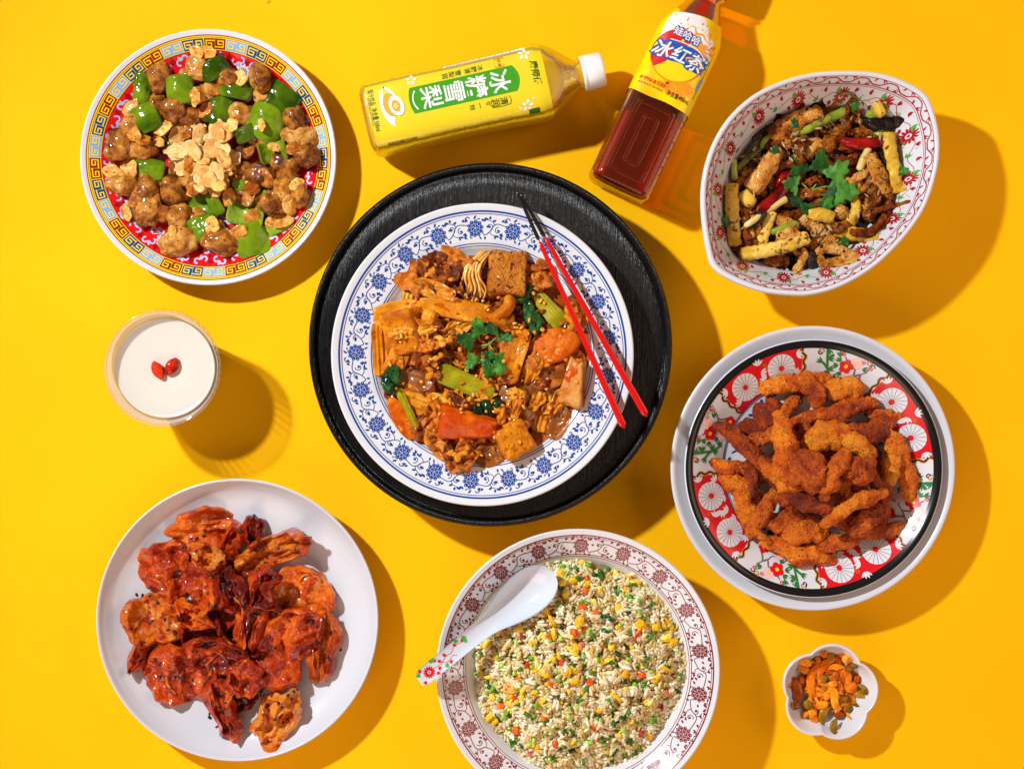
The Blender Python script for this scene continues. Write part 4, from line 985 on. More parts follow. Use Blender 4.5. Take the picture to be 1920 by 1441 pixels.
M['ham'] = food('cooked_ham', [lin(150, 40, 30), lin(190, 70, 56), lin(214, 112, 92)], 150, 0.35, 0.2, 0.2, 400, .001, .2, var=.4)
M['coriander'] = food('coriander_leaf', [lin(12, 58, 8), lin(36, 98, 18), lin(84, 144, 46)], 70, 0.42, 0.15, 0.6, 200, .002, 0)
M['coriander_stem'] = food('coriander_stem', [lin(96, 150, 50), lin(146, 190, 84)], 90, 0.35, 0.1, 0.1)
M['tofu'] = food('fried_tofu', [lin(158, 76, 3), lin(200, 114, 8), lin(224, 150, 30)], 60, 0.32, 0.5, 0.7, 300, .002, 0, lin(172, 84, 4), 200, .2, fth=.58)
M['tofu_puff'] = food('spongy_tofu', [lin(124, 56, 3), lin(182, 98, 9), lin(210, 130, 26)], 50, 0.42, 0.3, 1.0, 260, .006, 0, lin(96, 40, 2), 190, .2, fth=.58)
M['beef'] = food('sliced_beef', [lin(92, 38, 12), lin(146, 72, 22), lin(184, 100, 30), lin(212, 132, 40)], 70, 0.26, 0.9, 0.6, 300, .003, 0, lin(210, 112, 12), 180, .4, fth=.58)
M['tofu_skin'] = food('tofu_skin', [lin(180, 96, 6), lin(208, 132, 24), lin(226, 168, 62)], 40, 0.24, 0.6, 0.6, 140, .003, 0, lin(188, 86, 4), 120, .2, fth=.62)
M['noodle'] = clear('glass_noodle', (0.96, 0.66, 0.22, 1), 0.12, 0.42, lin(176, 102, 22), 0.06, 0.3, 120)
M['enoki'] = food('enoki', [lin(216, 146, 46), lin(236, 182, 92), lin(246, 208, 136)], 120, 0.3, 0.3, 0.2, 300, .001, .2)
M['bok_stem'] = food('bok_choy_stem', [lin(116, 108, 5), lin(152, 144, 18), lin(186, 178, 60)], 30, 0.22, 0.5, 0.5, 140, .002, 0, lin(180, 104, 6), 200, .1, fth=.64)
M['bok_leaf'] = food('bok_choy_leaf', [lin(6, 30, 10), lin(18, 60, 22), lin(48, 96, 40)], 70, 0.18, 0.6, 0.8, 160, .004)
M['sausage'] = food('sausage_slice', [lin(168, 64, 3), lin(198, 90, 8), lin(214, 116, 22)], 80, 0.26, 0.5, 0.7, 240, .002, 0, lin(220, 144, 44), 170, .1, fth=.63)
M['crab'] = food('crab_stick', [lin(190, 66, 5), lin(216, 104, 16), lin(230, 156, 66)], 36, 0.25, 0.5, 0.6, 170, .003, 0)
M['fish'] = food('pale_fish', [lin(184, 104, 34), lin(212, 150, 76), lin(228, 186, 126)], 50, 0.25, 0.5, 0.6, 220, .003, 0, lin(190, 66, 8), 110, .1, fth=.58)
M['sauce'] = food('chilli_oil_sauce', [lin(128, 52, 8), lin(176, 88, 16), lin(214, 128, 36)], 60, 0.15, 0.6, 0.6, 240, .002, rnd=False)
M['nut'] = food('chopped_peanut', [lin(186, 92, 8), lin(214, 130, 26), lin(232, 164, 60)], 200, 0.3, 0.3, 0.2, 300, var=.5)
M['squid'] = food('battered_squid', [lin(88, 36, 4), lin(160, 84, 16), lin(208, 134, 44), lin(232, 176, 92)], 75, 0.36, 0.35, 1.0, 360, .004, 0, lin(64, 24, 4), 210, .35, fth=.6)
M['squid_or'] = food('seared_squid', [lin(84, 28, 4), lin(150, 66, 12), lin(206, 112, 28)], 90, 0.32, 0.4, 1.0, 360, .004, 0, lin(46, 16, 4), 240, .3, fth=.58)
M['squid_pale'] = food('pale_battered_squid', [lin(184, 108, 26), lin(222, 160, 70), lin(238, 194, 120)], 60, 0.38, 0.25, 1.0, 360, .003, 0, lin(176, 88, 14), 210, .2, fth=.62)
M['fry'] = food('crinkle_potato', [lin(190, 140, 24), lin(220, 178, 62), lin(236, 206, 108)], 60, 0.32, 0.35, 0.5, 200, .002, 0, lin(160, 92, 10), 220, .25, fth=.64)
M['chilli'] = food('dried_red_chilli', [lin(60, 4, 4), lin(116, 8, 8), lin(164, 18, 14)], 60, 0.16, 0.7, 0.5, 160, .003)
M['chilli_black'] = food('charred_chilli', [(0.004, 0.003, 0.003, 1), (0.014, 0.008, 0.007, 1), (0.035, 0.014, 0.01, 1)], 60, 0.22, 0.5, 0.8, 200, .003)
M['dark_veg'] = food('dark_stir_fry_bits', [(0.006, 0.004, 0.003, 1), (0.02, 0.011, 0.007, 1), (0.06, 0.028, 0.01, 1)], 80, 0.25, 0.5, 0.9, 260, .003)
M['stem_green'] = food('celery_stem', [lin(96, 116, 20), lin(146, 160, 44), lin(184, 192, 88)], 50, 0.28, 0.3, 0.3, 180, .001, .1)
M['stem_olive'] = food('olive_stem', [lin(52, 56, 14), lin(88, 90, 28), lin(126, 124, 48)], 50, 0.3, 0.3, 0.3, 180)
M['stem_pale'] = food('pale_stem', [lin(168, 140, 54), lin(206, 184, 96), lin(226, 210, 140)], 50, 0.3, 0.3, 0.3, 180, .001, .15)
M['cumin'] = food('cumin_seed', [lin(104, 70, 36), lin(156, 118, 70), lin(196, 160, 108)], 300, 0.5, 0.0, 0.5, 900, var=.7)
M['pickle_or'] = food('orange_pickle', [lin(204, 86, 2), lin(236, 128, 8), lin(248, 166, 36)], 90, 0.16, 0.7, 0.5, 220, .0015, 0, lin(196, 50, 2), 180, .3, fth=.66)
M['pickle_gr'] = food('olive_pickle', [lin(84, 56, 2), lin(130, 88, 6), lin(168, 126, 24)], 90, 0.16, 0.7, 0.5, 220, .0015, 0, lin(170, 66, 2), 150, .3, fth=.62)
M['pickle_br'] = food('brown_pickle', [lin(116, 40, 2), lin(170, 74, 4), lin(210, 112, 14)], 90, 0.16, 0.7, 0.5, 220, .0015, 0)
U_ = lambda a, b: float(rng.uniform(a, b))

# ---------------------------------------------------------------- chicken with green pepper (red plate)
dc = (390, 294); cv = lambda x, y: (140 + x * .347, 40 + y * .347)
pl = Pile(P_T.x, P_T.y, P_T.R, lathe_floor(P_T))
for i in range(52):   # lower layer seen between the upper chunks
    a, r = U_(0, 2 * pi), 162 * sqrt(U_(0, 1)); h, rg = clock(390 + r * cos(a), 290 - r * sin(a), dc, R=170)
    put(pl, 'chicken_chunk', blob(U_(34, 48), U_(30, 40), U_(26, 34), .3, 1.3, 100 + i, 3, .05), M['chicken'], 390 + r * cos(a), 292 - r * sin(a), f'small chicken chunk deep in the pile toward {h} o\'clock, {rg} of the red plate', 'chicken piece', 'chicken chunks low in the pile', 55)
CH = [(455, 305, 112, 150, 0, 'tall golden chicken chunk below the upper left pepper strip'), (665, 250, 130, 122, 10, 'round chicken chunk at the very top of the red plate'), (440, 460, 112, 132, 10, 'chicken chunk tucked between the two upper left pepper pieces'),
      (1000, 305, 100, 150, -10, 'chicken chunk beside the garlic topped pepper at the upper right'), (240, 660, 130, 180, 20, 'long dark chicken chunk at the nine o\'clock edge'), (362, 690, 150, 104, -10, 'chicken chunk lying just right of the long dark left edge chunk'),
      (262, 880, 165, 104, 0, 'flat chicken chunk at the left edge under the low left pepper square'), (385, 905, 132, 140, 0, 'pale chicken chunk directly below the low left pepper square'), (535, 920, 140, 156, -10, 'big pale chicken chunk below the garlic heap on its left'),
      (392, 1015, 140, 180, 10, 'long chicken chunk at the lower left under the pale one'), (555, 1055, 112, 146, 0, 'chicken chunk left of the lower curled pepper'), (560, 1195, 196, 132, -8, 'wide chicken chunk at the bottom edge of the red plate'),
      (790, 1190, 190, 130, 12, 'chicken chunk at the bottom between two pepper squares'), (1000, 630, 120, 92, 0, 'chicken chunk under the large right pepper fold'), (1215, 640, 176, 156, 10, 'large knobbly chicken chunk at the right edge, upper of two'),
      (1255, 725, 134, 116, 0, 'large knobbly chicken chunk at the right edge, lower of two'), (1135, 770, 140, 104, 20, 'chicken chunk below the small ring shaped pepper'), (1000, 830, 150, 124, 0, 'chicken chunk right of the garlic heap'),
      (1145, 915, 124, 220, 5, 'long upright chicken chunk at the lower right'), (1045, 985, 120, 100, 0, 'small chicken chunk right of the concave pepper'), (535, 480, 120, 126, 0, 'chicken chunk above the garlic heap on the left'),
      (615, 520, 118, 110, 0, 'golden chicken chunk touching the top left of the garlic heap'), (895, 500, 120, 120, 0, 'chicken chunk above the garlic heap on the right'), (745, 370, 110, 96, 0, 'small chicken chunk between the two top pepper pieces'),
      (655, 400, 130, 96, 0, 'flat chicken chunk right of the round green pepper'), (1215, 930, 90, 130, 0, 'narrow chicken chunk at the lower right rim'), (300, 560, 100, 120, 0, 'chicken chunk below the left pepper square'), (820, 300, 110, 90, 0, 'dark chicken chunk behind the garlic topped pepper'),
      (1180, 520, 110, 120, 0, 'dark chicken chunk beneath the biggest pepper square'), (620, 830, 110, 120, 0, 'chicken chunk at the lower left foot of the garlic heap')]
for i, (x, y, w_, h_, a, lb) in enumerate(CH):
    V, F = blob(w_ * .385, h_ * .385, 40, .22, 1.2, 10 + i, 4, .04, 5.0); V = rotz(tilt(V, U_(-14, 14), U_(-14, 14)), radians(-a))
    put(pl, 'chicken_chunk', (V, F), M['chicken'], *cv(x, y), lb, 'chicken piece', 'glazed chicken chunks', 58)
PE = [(365, 365, 84, 165, -8, 1.9, 0, 'curled green pepper strip standing at the upper left edge'), (375, 527, 152, 150, 25, .9, 0, 'green pepper square at the left, right on top of chicken'), (565, 368, 128, 152, 5, 1.5, 0, 'rounded green pepper piece at the upper left of the middle'),
      (750, 255, 140, 104, 30, 1.5, 0, 'rolled green pepper piece at the top of the pile'), (870, 365, 168, 108, -12, 1.3, 0, 'green pepper piece carrying one garlic flake on its back'), (775, 478, 150, 166, -15, 1.7, 0, 'folded green pepper directly above the garlic heap'),
      (1100, 425, 200, 172, -38, .8, 0, 'largest green pepper square at the upper right'), (1030, 545, 176, 190, -25, 1.4, 0, 'big folded green pepper below the largest square'), (930, 605, 118, 84, 25, 1.6, 2, 'dark charred pepper strip right of the garlic heap'),
      (1072, 705, 160, 104, 12, -2.6, 0, 'ring shaped curled pepper at the right holding a garlic chip'), (400, 797, 152, 112, -10, .7, 0, 'flat green pepper square at the lower left'), (515, 652, 60, 120, -35, 1.5, 0, 'narrow pepper sliver at the left foot of the garlic heap'),
      (690, 985, 160, 158, 0, -1.3, 1, 'pale inside out pepper piece below the garlic heap'), (692, 1115, 146, 132, 18, .6, 0, 'green pepper square near the bottom, nearest the rim'), (930, 1000, 176, 200, -10, -1.5, 1, 'large cupped pepper showing its pale inside at the lower right'),
      (952, 1175, 176, 176, 15, 1.2, 0, 'creased green pepper at the bottom edge right of centre'), (1105, 1100, 140, 84, 25, 1.0, 1, 'pale pepper strip under a garlic flake at the lower right edge'), (885, 885, 66, 60, 0, .8, 0, 'tiny green pepper bit at the lower right foot of the garlic heap'), (755, 985, 60, 130, 25, 1.5, 0, 'thin pepper strip beside the pale inside out piece')]
for i, (x, y, w_, h_, a, bd, mt, lb) in enumerate(PE):
    V, F = sheet(w_ * .375 * (1.18 if abs(bd) > 1.3 else 1.05), h_ * .36, 7, .0 + 2.2, 1.2, -bd * 1.1, -.25, 40 + i, 56, 12, 7.0, .035, 1.1, lump=.5)
    V = rotz(tilt(V, U_(-10, 10), U_(-8, 8)), radians(a))
    put(pl, 'pepper_piece', (V, F), M[('pepper', 'pepper_in', 'pepper_dark')[mt]], *cv(x, y), lb, 'green pepper', 'green pepper pieces', 66)
def flake(i, s=1.0): return sheet(U_(28, 42) * s, U_(20, 30) * s, 1.9, 1.8, 1.6, U_(-.8, .8), U_(-.5, .5), 200 + i, 32, 6, 2.0, .2, 1.1, lump=.3, flute=.6)
for i in range(54):
    r = 62 * sqrt(U_(0, 1)) if i < 40 else 40 * sqrt(U_(0, 1)); a = U_(0, 2 * pi)
    V, F = flake(i, 1.1); V = rotz(tilt(V, U_(-24, 24), U_(-24, 24)), U_(0, 6.3)); h, rg = clock(383 + r * cos(a), 294 + 1.05 * r * sin(a), (383, 294), R=62)
    put(pl, 'garlic_flake', (V, F), M['garlic'], 383 + r * cos(a), 294 + 1.05 * r * sin(a), f'pale toasted garlic flake at the {h} o\'clock {rg} of the middle heap', 'garlic flake', 'toasted garlic flakes heaped in the middle', 72)
for i, (x, y) in enumerate([(655, 165), (715, 165), (890, 305), (650, 410), (700, 480), (480, 580), (320, 610), (370, 640), (210, 820), (290, 800), (280, 1035), (520, 1140), (480, 1040), (960, 895), (935, 950), (1060, 1080), (1120, 1075), (1160, 990), (640, 900), (800, 900), (825, 945), (960, 1060), (880, 1140), (1010, 560), (1085, 680), (940, 690), (600, 600), (850, 560), (300, 460), (1200, 880), (740, 1100), (620, 770), (1180, 690), (1040, 850), (330, 960), (450, 650)]):
    h, rg = clock(*cv(x, y), dc, R=180); V, F = flake(300 + i, U_(.8, 1.15)); V = rotz(tilt(V, U_(-30, 30), U_(-30, 30)), U_(0, 6.3))
    put(pl, 'garlic_flake', (V, F), M['garlic_brown'], *cv(x, y), f'browned garlic flake lying loose toward {h} o\'clock, {rg} of the red plate', 'garlic flake', 'browned garlic flakes scattered outside the heap', 70)

# ---------------------------------------------------------------- breaded chicken strips (floral plate)
dc = (1525, 878); cv = lambda x, y: (1250 + x * .3817, 600 + y * .3817)
pl = Pile(P_I.x, P_I.y, P_I.R, lathe_floor(P_I))
def strip(L, W, ang, seed, bend=0.0, hump=8):
    n = 7; e = np.linspace(-1, 1, n); g_ = np.random.default_rng(seed); wv = g_.normal(0, W * .10, n)
    rp_ = np.array([.22, .40, .50, .47, .50, .40, .20]) * g_.uniform(.86, 1.12, n) * W
    V, F = tube(np.c_[e * L / 2, bend * (1 - e ** 2) + wv, hump * (1 - e ** 2)], rp_, .74, 34, max(30, int(L / 1.7)), W * .125, .05, seed, 2.2, fine=2.2, caps=.9)
    return rotz(V, radians(ang)), F
for i in range(34):
    a, r = U_(0, 2 * pi), (118 if i < 16 else 78) * sqrt(U_(0, 1))
    h, rg = clock(1525 + r * cos(a), 880 + r * sin(a), dc, R=110)
    put(pl, 'chicken_strip', strip(U_(60, 95), U_(26, 36), U_(0, 180), 400 + i, U_(-10, 10)), M['crumb_dark' if i % 2 else 'crumb'], 1525 + r * cos(a), 880 + r * sin(a), f'breaded strip buried low in the pile toward {h} o\'clock, {rg}', 'chicken strip', 'breaded strips low in the pile', 64)
ST = [(640, 310, 300, 105, 12, 'g', 'curved breaded strip along the top edge of the pile'), (715, 345, 150, 90, -60, 'd', 'short dark strip end just left of the top golden nugget'), (865, 350, 180, 140, -20, 'l', 'blunt golden nugget at the top right of the pile'), (450, 490, 230, 140, 48, 'm', 'broad breaded strip at the upper left edge'),
      (1060, 465, 150, 80, -12, 'm', 'short strip end at the upper right rim of the pile'), (820, 455, 380, 98, 13, 'm', 'long breaded strip crossing the upper part to the right'), (605, 470, 220, 84, 60, 'd', 'dark strip leaning down from the upper left'), (490, 575, 230, 76, 25, 'd', 'dark strip forming the upper arm of the left fork'),
      (360, 620, 270, 92, -46, 'd', 'dark pointed strip reaching furthest out on the left'), (315, 720, 180, 86, -8, 'm', 'short strip lying at the nine o\'clock edge'), (980, 540, 220, 130, 8, 'd', 'dark broad strip at the right of the upper part'), (1160, 715, 310, 110, -72, 'm', 'long reddish strip at the right edge standing downward'),
      (1095, 720, 170, 104, 82, 'l', 'bright golden flaky strip near the right edge'), (430, 790, 180, 84, -72, 'd', 'dark short strip left of the centre'), (350, 890, 270, 108, -66, 'l', 'golden strip along the left lower edge'), (490, 935, 260, 92, 58, 'd', 'red brown strip right of the golden left strip'),
      (465, 1050, 120, 42, -42, 'm', 'thin pointed tail at the lower left'), (545, 800, 240, 92, -58, 'l', 'golden strip left of the middle pointing down right'), (1070, 880, 230, 96, 86, 'd', 'dark red strip standing at the lower right'), (1010, 780, 220, 62, -62, 'd', 'narrow dark strip right of the centre'),
      (990, 980, 190, 120, 38, 'd', 'dark broad strip at the lower right'), (595, 650, 340, 128, -80, 'm', 'large teardrop shaped strip in the middle left'), (700, 745, 160, 180, 0, 'd', 'dark knobbly piece in the very centre'), (930, 740, 160, 130, 0, 'd', 'dark chunky piece right of centre'),
      (940, 620, 170, 110, -42, 'l', 'small golden piece above right of centre'), (790, 575, 210, 150, 15, 'l', 'knobbly golden piece on top of the pile, above centre'), (830, 760, 230, 96, 68, 'l', 'upright flaky strip at the centre right'), (730, 900, 290, 118, -6, 'd', 'dark strip lying flat below the centre'),
      (960, 1065, 370, 98, 17, 'l', 'long golden strip along the bottom right edge'), (650, 1135, 330, 112, -13, 'm', 'breaded strip at the bottom edge of the pile'), (640, 1020, 270, 140, -14, 'l', 'wide golden strip above the bottom one'), (925, 925, 300, 88, 29, 'l', 'golden strip pointing up right below the centre')]
for i, (x, y, L, W, a, c, lb) in enumerate(ST):
    VF = strip(L * .3817 * 1.2, W * .3817 * .86, a, 20 + i, U_(-12, 12), U_(6, 16))
    put(pl, 'chicken_strip', VF, M[{'m': 'crumb', 'g': 'crumb', 'd': 'crumb_dark', 'l': 'crumb_gold'}[c]], *cv(x, y), lb, 'chicken strip', 'breaded chicken strips', 73)

# ---------------------------------------------------------------- glazed pork (plain plate)
cv = lambda x, y: (170 + x * .3817, 890 + y * .3817)
pl = Pile(P_B.x, P_B.y, P_B.R, lathe_floor(P_B))
PK_ = [(760, 760, 300, 300, 0, .3, 'd', 'dark glazed pork piece at the bottom of the heap\'s centre'), (640, 640, 240, 240, 20, .3, 'd', 'dark glazed pork piece under the large upper left ones'), (700, 1060, 260, 190, 25, -.5, 'd', 'dark glazed pork piece low in front of the heap'), (560, 800, 240, 200, 0, .5, 'd', 'dark sticky pork piece left of the centre strip'),
       (545, 270, 310, 200, 12, -.9, 'm', 'glazed pork piece at the top with a rolled golden rim'), (690, 320, 110, 170, -30, .8, 'm', 'rolled pork edge to the right of the top piece'), (800, 285, 110, 160, 12, .7, 'm', 'small upright pork piece at the top middle'), (385, 475, 260, 300, 14, -.8, 'm', 'large glossy pork sheet at the upper left'),
       (890, 385, 390, 140, 22, 1.2, 'g', 'long golden pork piece reaching to the upper right'), (1035, 600, 300, 290, -18, -.7, 'm', 'broad pork sheet at the right with a shiny dark middle'), (320, 710, 330, 250, 8, .7, 'g', 'oval golden pork sheet at the left edge'), (1150, 840, 130, 350, -8, 1.5, 'g', 'curved tube of pork at the right edge'),
       (600, 520, 240, 270, 0, -1.0, 'm', 'pork piece in the upper centre with a golden blister'), (430, 985, 330, 280, -24, -.6, 'm', 'large shiny red pork sheet at the lower left'), (235, 900, 90, 150, -25, .8, 'm', 'small pork flap hanging at the far left below the oval sheet'), (920, 880, 290, 330, -10, -.9, 'm', 'large dark shiny pork piece right of the centre'),
       (800, 670, 130, 400, -12, 1.4, 'm', 'long pork strip running down the centre'), (620, 890, 320, 170, -12, .8, 'm', 'glazed pork piece across the lower centre'), (640, 1140, 130, 330, 14, 1.2, 'm', 'narrow pork strip hanging down at the bottom'), (905, 1200, 200, 300, -30, 1.0, 'g', 'golden pork piece lying alone at the lower right'), (690, 560, 130, 200, 25, 1.3, 'd', 'small dark pork curl in the upper centre'), (500, 690, 180, 130, -20, 1.2, 'm', 'small pork fold right of the oval golden sheet'), (860, 560, 120, 220, -25, 1.5, 'd', 'narrow dark pork roll right of the centre strip'), (1010, 760, 160, 200, 15, -1.2, 'm', 'small pork fold between the two right hand pieces'), (760, 1000, 180, 150, 20, 1.2, 'm', 'small shiny pork fold at the lower centre'), (560, 400, 150, 120, -15, 1.3, 'g', 'small golden pork curl below the top piece')]
for i, (x, y, w_, h_, a, bd, c, lb) in enumerate(PK_):
    V, F = sheet(w_ * .3817 * (1.2 if abs(bd) > 1 else 1.06), h_ * .3817 * 1.07, 18, 15, 1.65, bd * 1.35, U_(-.7, .7), 60 + i, 96, 30, 2.5, .17, 1.4, lump=3.3, lfreq=4.4, flute=6.5, rim=5)
    V = rotz(tilt(V, U_(-14, 14), U_(-14, 14)), radians(a))
    put(pl, 'pork_piece', (V, F), M[{'m': 'pork', 'd': 'pork_dark', 'g': 'pork_gold'}[c]], *cv(x, y), lb, 'pork piece', 'glazed pork pieces', 62)
for i, pts in enumerate([[(700, 600), (740, 640), (745, 700), (720, 820)], [(860, 665), (900, 660), (940, 690), (980, 720)], [(590, 860), (640, 880), (680, 930)], [(1020, 525), (1050, 490), (1110, 500), (1130, 530)], [(370, 980), (380, 1030), (420, 1080)], [(560, 940), (600, 900), (650, 860)], [(270, 500), (330, 520), (370, 560)]]):
    put_path(pl, 'ginger_shred', pts, cv, 2.2, M['pork_gold'], ['ginger shred upright in the centre of the pork', 'pale ginger shred arching right of the centre', 'pale ginger shred on the lower centre pork piece', 'pale ginger shred on the broad right pork sheet', 'ginger shred on the lower left red sheet', 'ginger shred crossing the lower centre piece', 'ginger shred on the upper left sheet'][i], 'ginger shred', 'ginger shreds on the pork', 3, 80, nseg=6, n=16)
SEEDS = [(555, 300), (500, 380), (420, 480), (560, 270), (800, 320), (825, 320), (765, 325), (850, 435), (865, 430), (825, 465), (1020, 370), (900, 505), (640, 500), (675, 520), (655, 550), (690, 545), (575, 580), (580, 630), (605, 645), (800, 540), (830, 530), (790, 580), (760, 620), (795, 690), (825, 685), (520, 775), (540, 815), (600, 780), (850, 815), (840, 845), (880, 850), (905, 848), (1015, 845), (865, 950), (860, 985), (945, 650), (255, 590), (330, 630), (365, 710), (300, 720), (430, 690), (455, 715), (380, 760), (415, 930), (340, 930), (430, 990), (410, 990), (500, 1010), (490, 1040), (340, 990), (590, 1165), (585, 1190), (620, 1235), (660, 1120), (940, 1140), (970, 1080), (905, 1200), (945, 1215), (1130, 820), (1115, 740), (1175, 885), (1000, 1060), (520, 310), (480, 410), (735, 270), (920, 360)]
sm_ = None
for i in range(len(SEEDS) + 36):
    if i < len(SEEDS): x, y = SEEDS[i]
    else: c_ = SEEDS[int(rng.integers(len(SEEDS)))]; x, y = c_[0] + rng.normal(0, 26), c_[1] + rng.normal(0, 26)
    X, Y, z = pl.top(*cv(x, y))
    if sm_ is None: V, F = blob(8.4, 5.2, 3.4, .05, 1, 1, 2, 0); sm_ = mesh_of('sesame_seed', V, F, M['seed'])
    o = bpy.data.objects.new('sesame_seed', sm_); COL.objects.link(o); o.location = (X * U, Y * U, (z + .6) * U); o.rotation_euler = (U_(-.4, .4), U_(-.4, .4), U_(0, 6.3)); s_1 = U_(.8, 1.15); o.scale = (s_1, s_1, s_1)
    tag(o, 'tiny black sesame seed stuck to the glazed pork', 'sesame seed', 'black sesame seeds on the pork')
# ---------------------------------------------------------------- coriander
def lobed(seed, n=2.75, depth=.40, serr=.24):
    def f(th):
        t = (th + pi) % (2 * pi) - pi                      # stem at theta = -pi/2
        a = (th - pi / 2 + pi) % (2 * pi) - pi              # angle from the tip
        base = np.where(np.abs(a) < 2.3, 1.0, .35 + .0 * a)
        base = 1 - .62 / (1 + np.exp(-(np.abs(a) - 2.15) * 7))
        return np.clip(base * (1 - depth * (.5 - .5 * np.cos(a * n)) ** 1.3) * (1 - serr * (.5 - .5 * np.cos(a * n * 3.6 + .5))), .12, 2)
    return f
def leaflet(w, h, ang, seed, up=0.25):
    V, F = sheet(w * 1.75, h * 1.7, 1.0, 2.4, 1.3, U_(-.7, -.2), U_(-.6, .3), seed, 90, 10, outline=lobed(seed)); V = np.asarray(V)
    V[:, 1] += h * .5; V = rotx(V, up); return rotz(V, radians(ang)), F
def coriander(pile, px, py, leaves, stems, label, q=85, lift=1.0):
    """leaves: (x, y offset in photo pixels from the centre, width, height, direction in degrees from up, tip lift)"""
    parts = []
    for i, (x, y, w_, h_, a, up) in enumerate(leaves):
        x, y = x * .62, y * .62
        V, F = leaflet(w_, h_, -a, 900 + i * 7 + int(px), up); V = V + [x, -y, 9 + (i % 3) * 3]; parts.append(('leaf', (V, F), M['coriander']))
    for pts in stems:
        V, F = tube([(x * .62, -y * .62, z) for x, y, z in pts], [1.5, 1.1], 1, 7); parts.append(('stem', (V, F), M['coriander_stem']))
    return put_parts(pile, 'coriander_sprig', parts, px, py, label, 'coriander', None, q, lift)

# ---------------------------------------------------------------- braised dish (blue and white plate)
cv = lambda x, y: (680 + x * .3123, 440 + y * .3123)
s_ = .3123
pl = Pile(P_C.x, P_C.y, P_C.R, lathe_floor(P_C))
# oily sauce pooled under everything
n1 = 90; th = np.linspace(0, 2 * pi, n1, endpoint=False); rr = 190 * (1 + .06 * fbm(np.c_[np.cos(th) * 1.6, np.sin(th) * 1.6, 0 * th], 5, 4)); Vs = [(0, 0, 3)]; Fs = []
rings = (.2, .4, .6, .8, .92, .98, 1.0)
for kx, q in enumerate(rings):
    for j in range(n1):
        X, Y = rr[j] * q * cos(th[j]) * .95, rr[j] * q * sin(th[j]) * .95; zf = float(P_C.zt(hypot(X + 6, Y))) - 12; Vs.append((X, Y, zf + 3.2 * (1 - q ** 8) + .15))
for j in range(n1):
    Fs.append((0, 1 + j, 1 + (j + 1) % n1))
    for kx in range(len(rings) - 1): a, b = 1 + kx * n1, 1 + (kx + 1) * n1; Fs.append((a + j, b + j, b + (j + 1) % n1, a + (j + 1) % n1))
sx_, sy_ = P_C.x + 6, P_C.y
o = obj('sauce_pool', Vs, Fs, M['sauce'], loc=(sx_, sy_, P_C.base + 12)); tag(o, 'thin orange chilli oil sauce pooled under the braised food', 'sauce')
def crumple(w_, h_, seed, amp=11, t=5, b=1.0): return sheet(w_, h_, t, amp, 1.7, U_(-b, b) * 1.9, U_(-b, b), seed, 56, 18, 2.3, .17, 1.4, lump=.9, lfreq=5, flute=6)
for i in range(58):   # thin beef folded through the lower layer
    a, r = U_(0, 2 * pi), 172 * sqrt(U_(0, 1)); px_, py_ = 902 + r * cos(a), 672 + r * 1.0 * sin(a)
    h, rg = clock(px_, py_, (904, 664), R=180); V, F = crumple(U_(58, 92), U_(42, 64), 600 + i); V = rotz(tilt(V, U_(-25, 25), U_(-25, 25)), U_(0, 6.3))
    put(pl, 'beef_slice', (V, F), M['beef'], px_, py_, f'crinkled beef slice low in the braised dish toward {h} o\'clock, {rg}', 'beef slice', 'beef slices low in the braised dish', 50)
BF = [(330, 270, 200, 170, 'folded beef slice at the upper left edge'), (440, 210, 190, 150, 'beef slice curled below the top edge on the left'), (520, 270, 160, 160, 'beef slice with a small curled hole left of the enoki'), (560, 140, 180, 90, 'flat beef slice at the top left of the enoki'),
      (470, 560, 160, 140, 'purplish beef slice right of the left tofu cube'), (420, 600, 130, 130, 'curled beef slice touching the left tofu cube'), (370, 680, 190, 110, 'crinkled beef slice above the brown glass noodle'), (1070, 240, 150, 130, 'beef slice right of the spongy tofu'), (1010, 480, 110, 110, 'beef slice below the spongy tofu'),
      (770, 850, 150, 120, 'beef slice above the middle bok choy stem'), (470, 1230, 200, 130, 'beef slice at the lower left edge'), (560, 1270, 170, 130, 'smooth beef slice at the bottom edge'), (640, 700, 150, 130, 'beef slice left of the coriander'), (860, 1090, 150, 110, 'beef slice below the lower dark leaf'),
      (1290, 470, 100, 170, 'beef slice half under the chopsticks'), (430, 1090, 160, 130, 'beef slice left of the crab stick'), (590, 1360, 150, 90, 'pale curled beef slice at the very bottom'), (860, 680, 120, 160, 'beef slice right of the coriander'), (650, 1250, 140, 130, 'curled beef strip below the crab stick')]
for i, (x, y, w_, h_, lb) in enumerate(BF):
    V, F = crumple(w_ * s_ * 1.25, h_ * s_ * 1.25, 700 + i, 12); V = rotz(tilt(V, U_(-15, 15), U_(-15, 15)), U_(0, 6.3))
    put(pl, 'beef_slice', (V, F), M['beef'], *cv(x, y), lb, 'beef slice', 'crinkled beef slices', 58)
def ridged(w_, h_, seed, bx=.6, n=5, dep=2.4):
    V, F = sheet(w_, h_, 6, 1.5, 1.2, 0, .2, seed, 60, 16, 5, .04, 1.5); V[:, 2] += dep * np.sin(V[:, 0] / w_ * 2 * pi * n); k_ = bx / w_; a = V[:, 0] * k_; r_ = 1 / k_ - V[:, 2]; V[:, 0] = np.sin(a) * r_; V[:, 2] = 1 / k_ - np.cos(a) * r_
    return V, F
